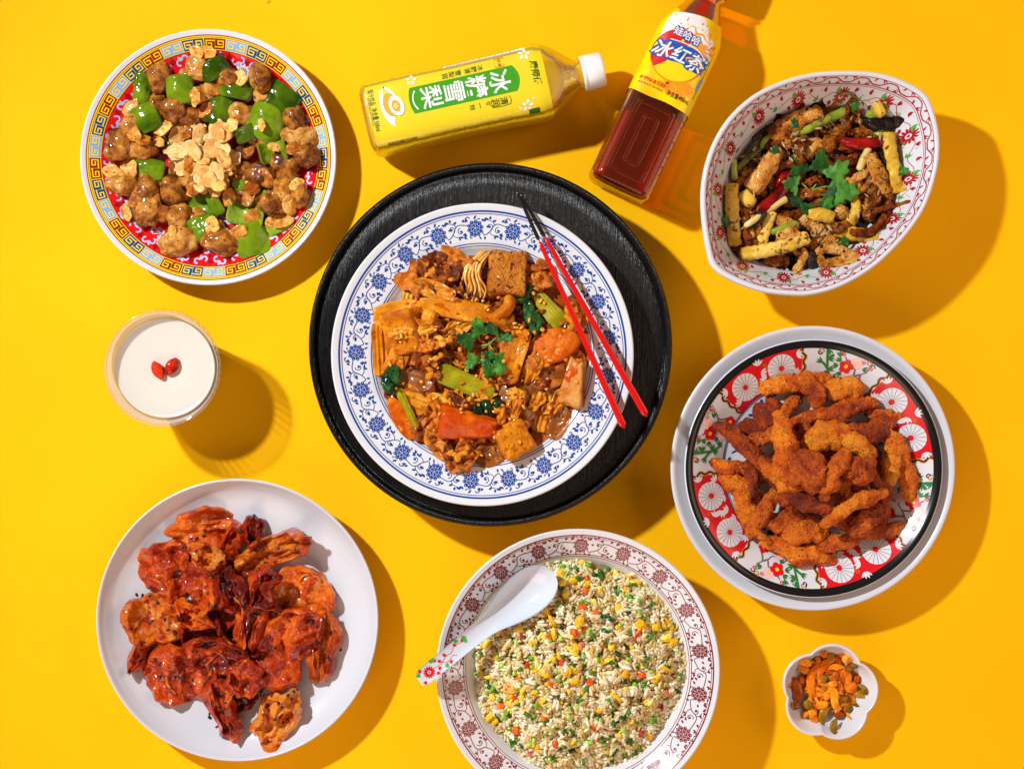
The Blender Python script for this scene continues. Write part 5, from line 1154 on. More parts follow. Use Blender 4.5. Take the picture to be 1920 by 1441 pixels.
for x, y, w_, h_, a, bx, lb in ((290, 410, 120, 150, -8, -1.2, 'ridged yellow tofu skin fold at the upper left'), (115, 690, 110, 300, 3, -1.4, 'long ridged tofu skin roll at the left edge'), (320, 985, 230, 180, 70, -.8, 'ridged tofu skin sheet at the lower left'), (1105, 1065, 150, 240, -12, -1.3, 'ridged tofu skin roll at the lower right')):
    V, F = ridged(w_ * s_, h_ * s_, int(x), bx); put(pl, 'tofu_skin', (rotz(V, radians(a)), F), M['tofu_skin'], *cv(x, y), lb, 'tofu skin', 'tofu skin pieces', 62)
for x, y, w_, h_, a, t1, t2, lb in ((300, 820, 240, 190, -20, .7, .3, 'brown translucent glass noodle sheet at the left'), (960, 890, 220, 330, -24, -.9, .3, 'large translucent glass noodle sheet right of the middle'), (930, 1030, 190, 190, 10, -1.6, .5, 'folded translucent noodle below the tofu skin ribbon'), (1180, 860, 190, 180, 30, .6, .5, 'translucent noodle sheet under the pale fish piece'),
                                (760, 1320, 150, 130, 10, .8, .4, 'thin translucent noodle at the bottom edge'), (1170, 1130, 120, 180, -20, -.9, .4, 'translucent noodle edge at the lower right rim'), (560, 990, 160, 110, 10, .6, .4, 'translucent noodle under the middle bok choy stem')):
    V, F = sheet(w_ * s_ * 1.1, h_ * s_ * 1.1, 3.5, 6, 1.3, t1, t2, int(x + y), 50, 14, 2.8, .1, 1.6, lump=.6); put(pl, 'glass_noodle', (rotz(V, radians(a)), F), M['noodle'], *cv(x, y), lb, 'noodle', 'wide glass noodles', 60)
def carrot_(w_, h_, t, seed): return sheet(w_, h_, t, 1.0, 1, 0, 0, seed, 48, 10, 2.0, .02, 1.2, lump=.4)
put(pl, 'sausage_slice', (rotz(tilt(carrot_(88, 34, 9, 3)[0], 6, 8), radians(-60)), carrot_(88, 34, 9, 3)[1]), M['sausage'], *cv(236, 1105), 'orange sausage slice half hidden under the lower left bok choy', 'sausage', 'orange sausage slices', 55)
V, F = sheet(300 * s_, 150 * s_, 7, 4, 1.3, .5, .3, 81, 50, 14, 3, .08, 1.3, lump=.6); put(pl, 'tofu_skin', (rotz(V, radians(8)), F), M['tofu_skin'], *cv(220, 470), 'broad yellow tofu skin sheet at the left under the tofu cube', 'tofu skin', 'tofu skin pieces', 60)
V, F = densebox(215 * s_, 250 * s_, 46, amp=.09, seed=4, freq=.035); V[:, 0] *= (1 - .12 * V[:, 2] / 23); put(pl, 'tofu_cube', (rotz(tilt(V, 8, -24), radians(10)), F), M['tofu'], *cv(250, 575), 'golden fried tofu cube at the left with a dark spongy side', 'tofu', 'fried tofu cubes', 40)
for x, y, w_, h_, a, b_ in ((420, 330, 270, 95, -20, .9), (210, 730, 230, 110, 60, -.8), (560, 560, 210, 90, 30, 1.2), (1030, 760, 270, 100, 70, -1.0), (890, 560, 230, 100, -40, 1.1), (500, 1010, 230, 95, -15, -.9), (1170, 1000, 200, 85, 50, 1.0), (700, 1000, 200, 80, 15, 1.2), (330, 560, 180, 80, -50, 1.0)):
    V, F = sheet(w_ * s_ * 1.1, h_ * s_ * 1.1, 5, 7, 1.5, b_ * 1.3, b_, int(x * 3 + y), 60, 16, 3.0, .10, 1.3, lump=.6, flute=4); h, rg = clock(*cv(x, y), (904, 664), R=180)
    put(pl, 'tofu_skin', (rotz(tilt(V, U_(-14, 14), U_(-14, 14)), radians(a)), F), M['tofu_skin'], *cv(x, y), f'folded tofu skin sheet partly buried toward {h} o\'clock, {rg} of the dish', 'tofu skin', 'tofu skin pieces', 58)
# enoki bundle, each strand a part
parts = []
for i in range(30):
    x0 = U_(-26, 26); b_ = [(690 + x0 + U_(-8, 8) + 40, 110 + U_(-10, 10)), (660 + x0 * 1.6 + U_(-14, 14), 190), (640 + x0 * 2.0 + U_(-18, 18), 260), (655 + x0 * 2.3 + U_(-20, 20), 330), (640 + x0 * 2.4 + U_(-30, 30), 385 + U_(-20, 14))]
    P = np.array([cv(*p) for p in b_]); z = 12 + U_(0, 16) + np.array([0, 8, 10, 5, -6]); parts.append(('strand', tube(np.c_[P[:, 0], -P[:, 1], z], [1.6, 2.1, 2.0, 1.6], 1, 6, 22), M['enoki']))
    if i % 2 == 0: hV, hF = blob(6, 6, 4.5, .1, 1, i, 2, 0); parts.append(('mushroom_head', (hV + [P[-1, 0], -P[-1, 1], z[-1]], hF), M['enoki']))
put_parts(pl, 'enoki_bundle', parts, *cv(672, 245), 'bundle of thin pale enoki strands left of the spongy tofu', 'enoki', None, 48)
V, F = densebox(214 * s_, 262 * s_, 52, amp=.08, seed=9, freq=.04); put(pl, 'tofu_cube', (rotz(tilt(V, -16, 4), radians(-4)), F), M['tofu_puff'], *cv(862, 248), 'spongy brown tofu block at the top of the plate', 'tofu', 'fried tofu cubes', 40)
V, F = sheet(500 * s_, 120 * s_, 9, 4, 1.2, -.5, .5, 21, 60, 14, 2.4, .13, 1.4, lump=.8); put(pl, 'tofu_skin', (rotz(V, radians(-9)), F), M['tofu_skin'], *cv(600, 455), 'long pale tofu skin slab lying across below the enoki', 'tofu skin', 'tofu skin pieces', 64)
put_path(pl, 'tofu_skin', [(880, 380), (870, 440), (800, 500), (860, 530)], cv, 11, M['tofu_skin'], 'folded tofu skin band below the spongy tofu', 'tofu skin', 'tofu skin pieces', 8, 60, flat=2.0, nseg=12, amp=.8)
V, F = sheet(120 * s_, 430 * s_, 5, 3, 1.1, 1.2, -1.5, 33, 60, 16, 4, .06, 1.3, lump=.5); put(pl, 'tofu_skin', (rotz(V, radians(-17)), F), M['tofu_skin'], *cv(915, 725), 'wide curling tofu skin ribbon right of the coriander', 'tofu skin', 'tofu skin pieces', 66)
for x, y, a in ((480, 640, 20), (430, 760, -30), (610, 610, 30), (400, 830, 60), (620, 1220, 20), (570, 1330, 0), (1250, 540, 60), (1310, 760, 80), (690, 1180, -20), (720, 920, 10)):
    P = [(x + 46 * cos(radians(a)) * e - 20 * sin(e * 5), y + 46 * sin(radians(a)) * e + 22 * cos(e * 4)) for e in np.linspace(-1, 1, 7)]
    put_path(pl, 'tofu_shred', P, cv, 5, M['tofu_skin'], f'wavy shred of tofu skin between beef slices toward {clock(*cv(x, y), (904, 664))[0]} o\'clock, {clock(*cv(x, y), (904, 664), R=180)[1]}', 'tofu skin', 'wavy shreds of tofu skin', 6, 64, flat=.5, nseg=8)
def bok(x0, y0, x1, y1, w0, w1, leafpts, label, lw):
    A, B = np.array(cv(x0, y0)), np.array(cv(x1, y1)); L = hypot(*(B - A)); c = (A + B) / 2; ang = atan2(-(B - A)[1], (B - A)[0])
    V, F = sheet(L, 1.0, 5, .8, 1, -.35, 0, 5, 60, 12, 5.5, .02, 2); V[:, 1] *= np.interp(V[:, 0], [-L / 2, L / 2], [w0, w1]) * s_; V[:, 2] += 5 * (1 - (V[:, 1] / (max(w0, w1) * s_ / 2)) ** 2) + .5 * np.sin(V[:, 1] * 1.1)
    V = rotz(V, ang); parts = [('stem', (V, F), M['bok_stem'])]
    for k_, q in enumerate(leafpts):
        P = np.array([cv(*p) for p in q]) - c; n_s = len(P); V, F = tube(np.c_[P[:, 0], -P[:, 1], 6 + 5 * np.sin(np.linspace(0, 3, n_s))], [lw * .5, lw, lw * 1.1, lw * .7, lw * .3], .6, 16, 46, 4.0, .07, 50 + k_, fine=1.5); parts.append(('leaf', (V, F), M['bok_leaf']))
    allp = np.vstack([p[1][0] for p in parts]); m_ = (allp.max(0) + allp.min(0)) / 2
    put_parts(pl, 'bok_choy', parts, c[0] + m_[0], c[1] - m_[1], label, 'bok choy', 'bok choy stalks', 66)
for i in range(26):
    a, r = U_(0, 2 * pi), 165 * sqrt(U_(0, 1)); px_, py_ = 902 + r * cos(a), 668 + r * sin(a); h, rg = clock(px_, py_, (904, 664), R=180)
    V, F = sheet(U_(26, 48), U_(14, 26), 4, 5, 1.8, U_(-1.6, 1.6), U_(-.6, .6), 330 + i, 44, 12, 2.6, .2, 1.8, lump=.8, flute=2)
    put(pl, 'tofu_skin_scrap' if i % 2 else 'beef_scrap', (rotz(tilt(V, U_(-20, 20), U_(-20, 20)), U_(0, 6.3)), F), M['tofu_skin' if i % 2 else 'beef'], px_, py_, f'{"small orange tofu skin scrap" if i % 2 else "small brown beef scrap"} near {h} o\'clock, {rg} of the braised dish', 'tofu skin' if i % 2 else 'beef slice', 'scraps of tofu skin and beef', 62)
bok(1030, 345, 1200, 540, 70, 130, [[(1060, 350), (1000, 340), (970, 390), (1010, 430)], [(990, 390), (1010, 460), (1020, 540), (1050, 600)], [(970, 380), (1000, 470), (1060, 520), (1040, 600)]], 'bok choy stalk at the upper right with a hanging dark leaf', 9)
bok(205, 920, 320, 1150, 56, 40, [[(150, 820), (150, 880), (190, 930)], [(190, 790), (200, 850), (205, 930)], [(130, 860), (160, 920), (200, 950)], [(200, 800), (170, 830), (170, 900)]], 'bok choy stalk at the lower left with its dark leaf at the top', 9)
bok(450, 820, 780, 960, 130, 105, [], 'wide pale bok choy stem in the middle of the plate', 8)
for lb, ps in (('dark wilted bok choy leaf below the end of the middle stem', [[(700, 1000), (690, 1050), (740, 1090)], [(720, 990), (740, 1030), (770, 1090)], [(800, 980), (800, 1010), (820, 1030)]]),):
    parts = []; c = np.array(cv(745, 1040))
    for k_, q in enumerate(ps): P = np.array([cv(*p) for p in q]) - c; V, F = tube(np.c_[P[:, 0], -P[:, 1], [2, 6, 2]], [6, 9, 4], .6, 14, 26, 3.0, .08, 70 + k_, fine=1.2); parts.append(('leaf', (V, F), M['bok_leaf']))
    put_parts(pl, 'bok_choy_leaf', parts, *cv(750, 1040), lb, 'bok choy', 'bok choy stalks', 66)
V, F = carrot_(326 * s_, 204 * s_, 15, 8); put(pl, 'sausage_slice', (rotz(tilt(V, -12, -6), radians(14)), F), M['sausage'], *cv(1140, 665), 'large oval orange sausage slice at the right beside the chopsticks', 'sausage', 'orange sausage slices', 55)
V, F = densebox(320 * s_, 165 * s_, 40, amp=.1, seed=2, freq=.045); V[:, 1] *= np.interp(V[:, 0], [-50, 50], [1.15, .55]); V[:, 2] *= np.interp(V[:, 0], [-50, 50], [1, .6]); put(pl, 'crab_stick', (rotz(tilt(V, 22, 0), radians(-6)), F), M['crab'], *cv(630, 1115), 'orange skinned crab stick wedge at the bottom middle', 'crab stick', None, 55)
V, F = densebox(190 * s_, 190 * s_, 50, amp=.08, seed=12, freq=.04); put(pl, 'tofu_cube', (rotz(tilt(V, 10, 8), radians(30)), F), M['tofu'], *cv(905, 1225), 'golden fried tofu cube at the bottom edge', 'tofu', 'fried tofu cubes', 40)
V, F = densebox(115 * s_, 270 * s_, 38, amp=.14, seed=22, freq=.06); V[:, 0] *= np.interp(V[:, 1], [-42, 42], [1.2, .7]); put(pl, 'fish_piece', (rotz(tilt(V, 6, -12), radians(-10)), F), M['fish'], *cv(1262, 885), 'pale flaky fish cake piece at the right edge', 'fish cake', None, 50)
V, F = blob(90 * s_, 100 * s_, 26, .25, 1.4, 5, 3, .05); put(pl, 'tofu_chunk', (V, F), M['tofu'], *cv(400, 495), 'small broken tofu chunk between the slab and the left cube', 'tofu', 'fried tofu cubes', 60)
for i in range(75):
    a, r = U_(0, 2 * pi), 186 * sqrt(U_(0.02, 1)); V, F = blob(U_(4, 10), U_(4, 7), U_(3, 5), .4, 1.3, i, 2, .0, sq=4)
    put(pl, 'peanut_bit', (rotz(V, U_(0, 6)), F), M['nut'], 902 + r * cos(a), 672 + r * sin(a), 'small chopped peanut bit scattered over the braised dish', 'peanut bit', 'chopped peanut bits on the braised dish', 80)
coriander(pl, *cv(735, 680), [(-18, -8, 30, 34, -70, .3), (-6, -22, 28, 32, -20, .2), (10, -28, 26, 26, 20, .3), (-22, 12, 22, 30, -150, .1), (6, 2, 20, 22, 170, .5), (24, 6, 34, 38, 165, .2), (34, -8, 24, 26, 60, .3), (14, 24, 26, 32, 185, .0)],
          [[(-10, 4, 4), (8, -8, 9), (30, -26, 6), (44, -44, 3)], [(8, -8, 9), (-12, -4, 10)], [(10, -8, 9), (24, 10, 9)]], 'fresh green coriander sprig in the middle of the braised dish')

# ---------------------------------------------------------------- cumin squid with potatoes (leaf bowl)
cv = lambda x, y: (1300 + x * .3053, 120 + y * .3053); s_ = .3053
def bowl_floor(GX, GY):
    a = np.arctan2(GY, GX); oa = np.arctan2(OU[:, 1], OU[:, 0]); rr = np.hypot(OU[:, 0], OU[:, 1]); o_ = np.argsort(oa); R = np.interp(a.ravel(), np.r_[oa[o_] - 2 * pi, oa[o_], oa[o_] + 2 * pi], np.tile(rr[o_], 3)).reshape(a.shape)
    return np.interp(np.hypot(GX, GY) / R, BP[:, 0], BP[:, 1])
pl = Pile(bcx, bcy, 260, bowl_floor, slide=10.0)
FIELD = [(0, 0)]
def inner(r): 
    a = U_(0, 2 * pi); u = rng.uniform(0, BLEN); p = outline(u) * r * sqrt(U_(0, 1)); return (p[0] + bcx) / ((H - 60) / H) + CX, CY - (p[1] + bcy) / ((H - 60) / H)
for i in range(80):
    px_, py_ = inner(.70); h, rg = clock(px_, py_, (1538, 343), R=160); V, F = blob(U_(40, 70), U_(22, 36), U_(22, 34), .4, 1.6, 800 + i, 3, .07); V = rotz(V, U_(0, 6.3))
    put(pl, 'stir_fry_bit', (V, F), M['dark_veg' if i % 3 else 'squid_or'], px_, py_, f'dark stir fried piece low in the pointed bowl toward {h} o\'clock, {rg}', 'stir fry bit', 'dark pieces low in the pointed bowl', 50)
for i in range(90):
    px_, py_ = inner(.71); h, rg = clock(px_, py_, (1538, 343), R=160); L_ = U_(22, 46); V, F = tube([(-L_ / 2, U_(-6, 6), 0), (0, 0, 5), (L_ / 2, U_(-8, 8), 0)], [U_(3, 6), U_(5, 8), U_(2, 5)], .8, 14, 24, 2.4, .09, 860 + i, fine=1.6); V = rotz(V, U_(0, 6.3))
    put(pl, 'stir_fry_bit', (V, F), M[('dark_veg', 'squid', 'squid_or', 'chilli_black')[i % 4]], px_, py_, f'thin fried scrap between the squid pieces toward {h} o\'clock, {rg}', 'stir fry bit', 'small scraps in the pointed bowl', 55)
for i in range(48):
    px_, py_ = inner(.68); h, rg = clock(px_, py_, (1538, 343), R=150); L_ = U_(46, 78); b_ = U_(-14, 14)
    V, F = tube([(-L_ / 2, 0, 0), (-L_ / 5, b_, 5), (L_ / 5, b_ * .7, 6), (L_ / 2, -b_ * .5, 0)], [U_(4, 7), U_(7, 11), U_(6, 10), U_(3, 5)], .8, 22, int(L_ / 2), 3.2, .1, 960 + i, fine=2.4)
    put(pl, 'squid_strip', (rotz(V, U_(0, 6.3)), F), M[('squid', 'squid_or', 'squid')[i % 3]], px_, py_, f'thin battered squid strip in the middle layer toward {h} o\'clock, {rg}', 'squid', 'thin squid strips in the pointed bowl', 58)
def S(pts, r, mat, lb, cat='squid', name='squid_piece', grp='battered squid pieces', **k):
    if cat == 'squid': c_ = np.mean(pts, 0); pts = [tuple(c_ + (np.array(p) - c_) * 1.14) for p in pts]; r = np.array(r) * .84
    k.setdefault('nseg', 24); k['amp'] = k.get('amp', r * .22 if not hasattr(r, '__len__') else 2.5) * (1.5 if cat == 'squid' else 1); k.setdefault('freq', .075); k.setdefault('fine', 2.2 if cat == 'squid' else 1.0); k.setdefault('arch', 6); k.setdefault('q', 60)
    put_path(pl, name, pts, cv, r, M[mat], lb, cat, grp, seed=int(pts[0][0]), **k)
st = dict(cat='stem', name='vegetable_stem', grp='vegetable stems in the pointed bowl', amp=.6, fine=0, nseg=10)
S([(250, 665), (330, 540), (480, 350)], [5, 8, 6], 'stem_olive', 'dark olive stem along the upper left inner wall', **st); S([(255, 660), (340, 580), (470, 480)], [6, 5, 4], 'stem_olive', 'shorter olive stem beside the upper left wall', **st)
S([(222, 570), (218, 640), (226, 710)], [5, 6, 6], 'stem_green', 'short green stem standing at the left wall', **st)
S([(890, 205), (940, 190), (1000, 225)], 2.5, 'stem_olive', 'thin curled dark stem at the top of the bowl', **st)
S([(420, 520), (440, 470), (560, 380)], [4, 5, 4], 'stem_green', 'green stem beneath the flat squid plank', **st)
S([(1080, 295), (1210, 262)], [9, 10, 10], 'stem_green', 'thick green stem pointing right at the upper right', **st); S([(1110, 455), (1160, 420), (1205, 395)], [8, 8, 7], 'stem_green', 'short green stem touching the right chilli', **st)
S([(1070, 310), (1150, 350), (1300, 335)], [10, 12, 13, 9], 'chilli_black', 'charred black chilli at the upper right wall', 'chilli', 'chilli', 'dried chillies', amp=1.5, nseg=14); S([(1150, 520), (1190, 600), (1180, 680)], [10, 11, 8], 'chilli_black', 'black chilli left of the right hand fry', 'chilli', 'chilli', 'dried chillies', amp=1.5); S([(1235, 590), (1245, 640), (1235, 690)], [8, 10, 8], 'chilli', 'small dark red chilli behind the right hand fry', 'chilli', 'chilli', 'dried chillies', amp=1)
S([(740, 1170), (735, 1240), (740, 1290)], [11, 13, 9], 'chilli_black', 'black chilli piece at the bottom of the bowl', 'chilli', 'chilli', 'dried chillies', amp=1.5); S([(500, 760), (560, 690), (640, 660)], [8, 9, 7], 'chilli', 'dark chilli left of the coriander stem', 'chilli', 'chilli', 'dried chillies', amp=1.2)
fr = dict(cat='potato fry', name='potato_fry', grp='crinkle cut potato fries', nseg=20, sq=3.2, crinkle=.75, cper=15, amp=1.4, fine=.5, caps=.4)
S([(240, 725), (236, 860), (245, 1000), (262, 1125)], 12.5, 'fry', 'crinkle fry standing along the left wall', **fr); S([(480, 900), (440, 1020), (390, 1185)], 11, 'fry', 'crinkle fry right of the left wall fry', **fr); S([(265, 1195), (400, 1180), (560, 1140), (700, 1085)], 12.5, 'fry', 'long crinkle fry along the bottom left', **fr)
S([(880, 1040), (1020, 1070), (1140, 1075)], 12.5, 'fry', 'crinkle fry at the lower right of the bowl', **fr); S([(1240, 405), (1240, 520), (1268, 670), (1280, 790)], 12.5, 'fry', 'crinkle fry along the right wall', **fr); S([(295, 785), (335, 830), (365, 855)], 12, 'fry', 'short fry stub behind the left wall fry', **fr)
S([(1140, 265), (1195, 240)], 14, 'fry', 'stubby potato piece at the upper right wall', **fr); S([(820, 590), (870, 600), (900, 640)], 14, 'fry', 'fry end just above the coriander', **fr); S([(700, 930), (790, 925), (860, 950)], 13, 'fry', 'fry half buried below the coriander', **fr)
S([(950, 1000), (1000, 900), (985, 780)], [12, 9, 7], 'fry', 'peeled narrow fry right of the coriander', **fr)
S([(490, 420), (600, 340), (775, 275)], [17, 19, 19, 17], 'squid', 'flat battered squid plank at the upper left', amp=3, sq=3, flat=.7); S([(360, 770), (430, 670), (530, 520)], [20, 22, 20, 15], 'squid_pale', 'thick pale battered squid roll left of the coriander', amp=2)
S([(830, 490), (900, 390), (1030, 270)], [16, 18, 15, 12], 'squid', 'knobbly battered squid piece at the top middle', amp=4); S([(680, 570), (735, 510), (790, 480)], [15, 18, 13], 'squid_pale', 'pale squid nugget above the coriander', amp=4)
S([(990, 190), (965, 240), (940, 310)], [7, 8, 6], 'squid_or', 'thin squid strip pointing up at the top', amp=1); S([(1085, 560), (1130, 650), (1195, 785)], [13, 16, 14], 'squid', 'battered squid strip at the right of the coriander', amp=3)
S([(840, 560), (930, 590), (1030, 600)], [7, 9, 8], 'squid_or', 'dark tentacle above the coriander', amp=2.4, freq=.16); S([(880, 510), (960, 520), (1060, 560)], [7, 9, 8], 'squid_or', 'dark tentacle under the right chilli', amp=2.4, freq=.16)
S([(960, 720), (1020, 690), (1080, 650)], [9, 9, 7], 'squid', 'small squid strip touching the coriander on the right', amp=2); S([(1145, 720), (1110, 840), (1080, 950)], [13, 15, 14], 'squid', 'battered squid strip at the lower right of the coriander', amp=3)
S([(1010, 1040), (1130, 1030), (1215, 930), (1240, 790)], [9, 10, 9, 6], 'squid_or', 'long curling tentacle at the right', amp=1.6); S([(1120, 920), (1220, 890), (1325, 865)], [7, 6, 3], 'squid_or', 'thin tentacle tip reaching the right wall', amp=1)
S([(660, 955), (760, 1040), (930, 1175)], [9, 13, 15, 13], 'squid', 'battered squid strip slanting down at the bottom', amp=2.5); S([(520, 915), (610, 925), (700, 900), (790, 830)], [8, 10, 11, 10], 'squid_or', 'orange tentacle below the coriander', amp=2.4, freq=.14)
S([(780, 1200), (830, 1165), (950, 1195), (940, 1230), (830, 1250), (785, 1215)], [10, 11, 11, 10], 'squid', 'squid ring at the bottom right', amp=1.6, arch=3); S([(520, 1050), (590, 1035), (650, 1060)], [12, 14, 11], 'squid', 'small battered squid lump above the long fry', amp=3)
S([(590, 1165), (665, 1195), (655, 1250), (615, 1315)], [9, 11, 10, 8], 'squid', 'twisted squid piece at the very bottom', amp=2); S([(870, 880), (910, 900), (935, 945)], [14, 16, 12], 'squid', 'squid nugget below the right of the coriander', amp=4)
S([(510, 950), (580, 975), (640, 1000)], [10, 12, 10], 'squid', 'squid piece left of the slanting strip', amp=2.4); S([(430, 1220), (500, 1235), (570, 1250)], [12, 14, 10], 'squid', 'squid piece under the long bottom fry', amp=3); S([(850, 1000), (900, 1010), (960, 985)], [11, 14, 12], 'squid', 'squid nugget left of the curling tentacle', amp=3); S([(320, 1010), (330, 1070), (345, 1120)], [6, 8, 5], 'squid_or', 'thin red brown strip between the two left fries', amp=1)
S([(600, 440), (700, 400), (790, 355), (955, 280)], [7, 8, 8, 10], 'stem_green', 'long yellow green stem crossing the top of the bowl', **st); S([(1020, 660), (1045, 590), (1075, 520), (1090, 440)], [7, 8, 7, 9], 'stem_pale', 'pale bent stem crossing the right chilli', **st)
S([(590, 740), (510, 820), (420, 890), (300, 945)], [9, 12, 11, 5], 'chilli', 'shiny red chilli left of the coriander', 'chilli', 'chilli', 'dried chillies', amp=1.6, nseg=16); S([(900, 460), (1000, 490), (1120, 485), (1235, 490)], [6, 11, 12, 9], 'chilli', 'long shiny red chilli at the upper right', 'chilli', 'chilli', 'dried chillies', amp=1.6, nseg=16)
S([(445, 900), (395, 950), (340, 1000)], [7, 9, 6], 'chilli_black', 'black stem piece beside the pale stick', 'chilli', 'chilli', 'dried chillies', amp=1); S([(440, 910), (510, 860), (580, 820)], [7, 7, 8], 'stem_pale', 'pale stick lying below the shiny red chilli', **st); S([(470, 1035), (560, 1005), (645, 975)], [6, 7, 8], 'stem_green', 'short yellow green stem above the long fry', **st); S([(310, 1000), (370, 960), (420, 920)], [5, 6, 5], 'stem_pale', 'pale split stem end at the lower left', **st)
cm_ = None
for i in range(260):
    cl = [(400, 590), (350, 560), (600, 470), (690, 440), (820, 380), (930, 380), (1000, 300), (1090, 800), (1040, 900), (800, 1050), (760, 1040), (690, 1020), (880, 380), (1150, 470), (260, 1000), (560, 1130), (360, 840), (760, 360), (1120, 700), (620, 560)][i % 20]
    x, y = cl[0] + rng.normal(0, 38), cl[1] + rng.normal(0, 34); X, Y, z = pl.top(*cv(x, y))
    if cm_ is None: V, F = blob(13, 4, 3.4, .08, 1, 1, 2, .04); cm_ = mesh_of('cumin_seed', V, F, M['cumin'])
    o = bpy.data.objects.new('cumin_seed', cm_); COL.objects.link(o); o.location = (X * U, Y * U, (z + .8) * U); o.rotation_euler = (U_(-.3, .3), U_(-.3, .3), U_(0, 6.3)); q = U_(.75, 1.15); o.scale = (q, q, q)
    tag(o, 'tiny brown cumin seed sprinkled over the squid bowl', 'cumin seed', 'cumin seeds on the squid bowl')
coriander(pl, *cv(780, 730), [(-36, -18, 34, 38, -30, .2), (2, -26, 30, 40, 10, .2), (-44, 4, 28, 30, -80, .2), (14, 8, 40, 40, 120, .2), (30, -2, 38, 44, 40, .25), (40, 14, 44, 40, 95, .2), (-40, 30, 22, 24, -120, .1), (-26, 42, 24, 26, 190, .1), (20, 34, 26, 22, 160, .1)],
          [[(-44, 44, 4), (-20, 18, 9), (0, -6, 10)], [(-20, 18, 9), (10, 6, 11), (36, 2, 10)], [(-26, 30, 8), (8, 26, 9), (30, 30, 6)], [(-20, 16, 9), (-40, -4, 10)]], 'fresh green coriander sprig on top of the squid and potato bowl')
for i, (x, y, lb) in enumerate([(615, 360, 'small green leaf bit on the flat squid plank'), (925, 1080, 'small green leaf bit on the lower right fry'), (1295, 650, 'small green leaf bit on the right wall fry'), (215, 965, 'small green leaf bit on the left wall fry'), (500, 520, 'bright green leaf bit above the pale squid roll'), (990, 265, 'dark green leaf bit on the top squid strip')]):
    V, F = leaflet(16, 18, U_(0, 360), 70 + i, .1); put(pl, 'leaf_bit', (V, F), M['coriander'], *cv(x, y), lb, 'leaf bit', 'loose leaf bits in the squid bowl', 85, .8)

# ---------------------------------------------------------------- pickles (scalloped dish)
cv = lambda x, y: (1460 + x * .1527, 1180 + y * .1527)
n_s = 160; scal_ = 1 - .13 * (1 - np.abs(np.sin((np.linspace(0, 2 * pi, n_s) - radians(8)) * 2.5 + pi / 2)) ** .8)
def dish_floor(GX, GY): return np.interp(np.hypot(GX, GY) / (R0 * np.interp(np.arctan2(GY, GX) % (2 * pi), np.linspace(0, 2 * pi, n_s), scal_[:n_s])), [0, .6, .72, .82, .9, .95], [8, 9, 16, 32, 48, SH])
pl = Pile(sx, sy, 100, dish_floor, 2.0, 5.0)
g = 'pickled vegetable shreds'
for i in range(85):
    a, r = U_(0, 2 * pi), 50 * sqrt(U_(0, 1)); x, y = 560 + r * cos(a) / .1527, 690 + r * sin(a) / .1527; d = U_(0, 6.3); L = U_(130, 230)
    put_path(pl, 'pickle_shred', [(x - L * cos(d), y - L * sin(d)), (x + U_(-80, 80), y + U_(-80, 80)), (x + L * cos(d), y + L * sin(d))], cv, U_(3, 4.6), M[('pickle_br', 'pickle_gr', 'pickle_or')[(1 if i % 9 == 1 else 2 * (i % 2))]], f'glossy {("brown", "olive", "orange")[(1 if i % 9 == 1 else 2 * (i % 2))]} pickle shred low in the tiny dish toward {clock(560 + r * cos(a), 690 + r * sin(a), (560, 690), R=50)[0]} o\'clock', 'pickle', 'pickle shreds low in the dish', 3, 55, flat=.7, nseg=10, amp=.8, freq=.1, seed=i)
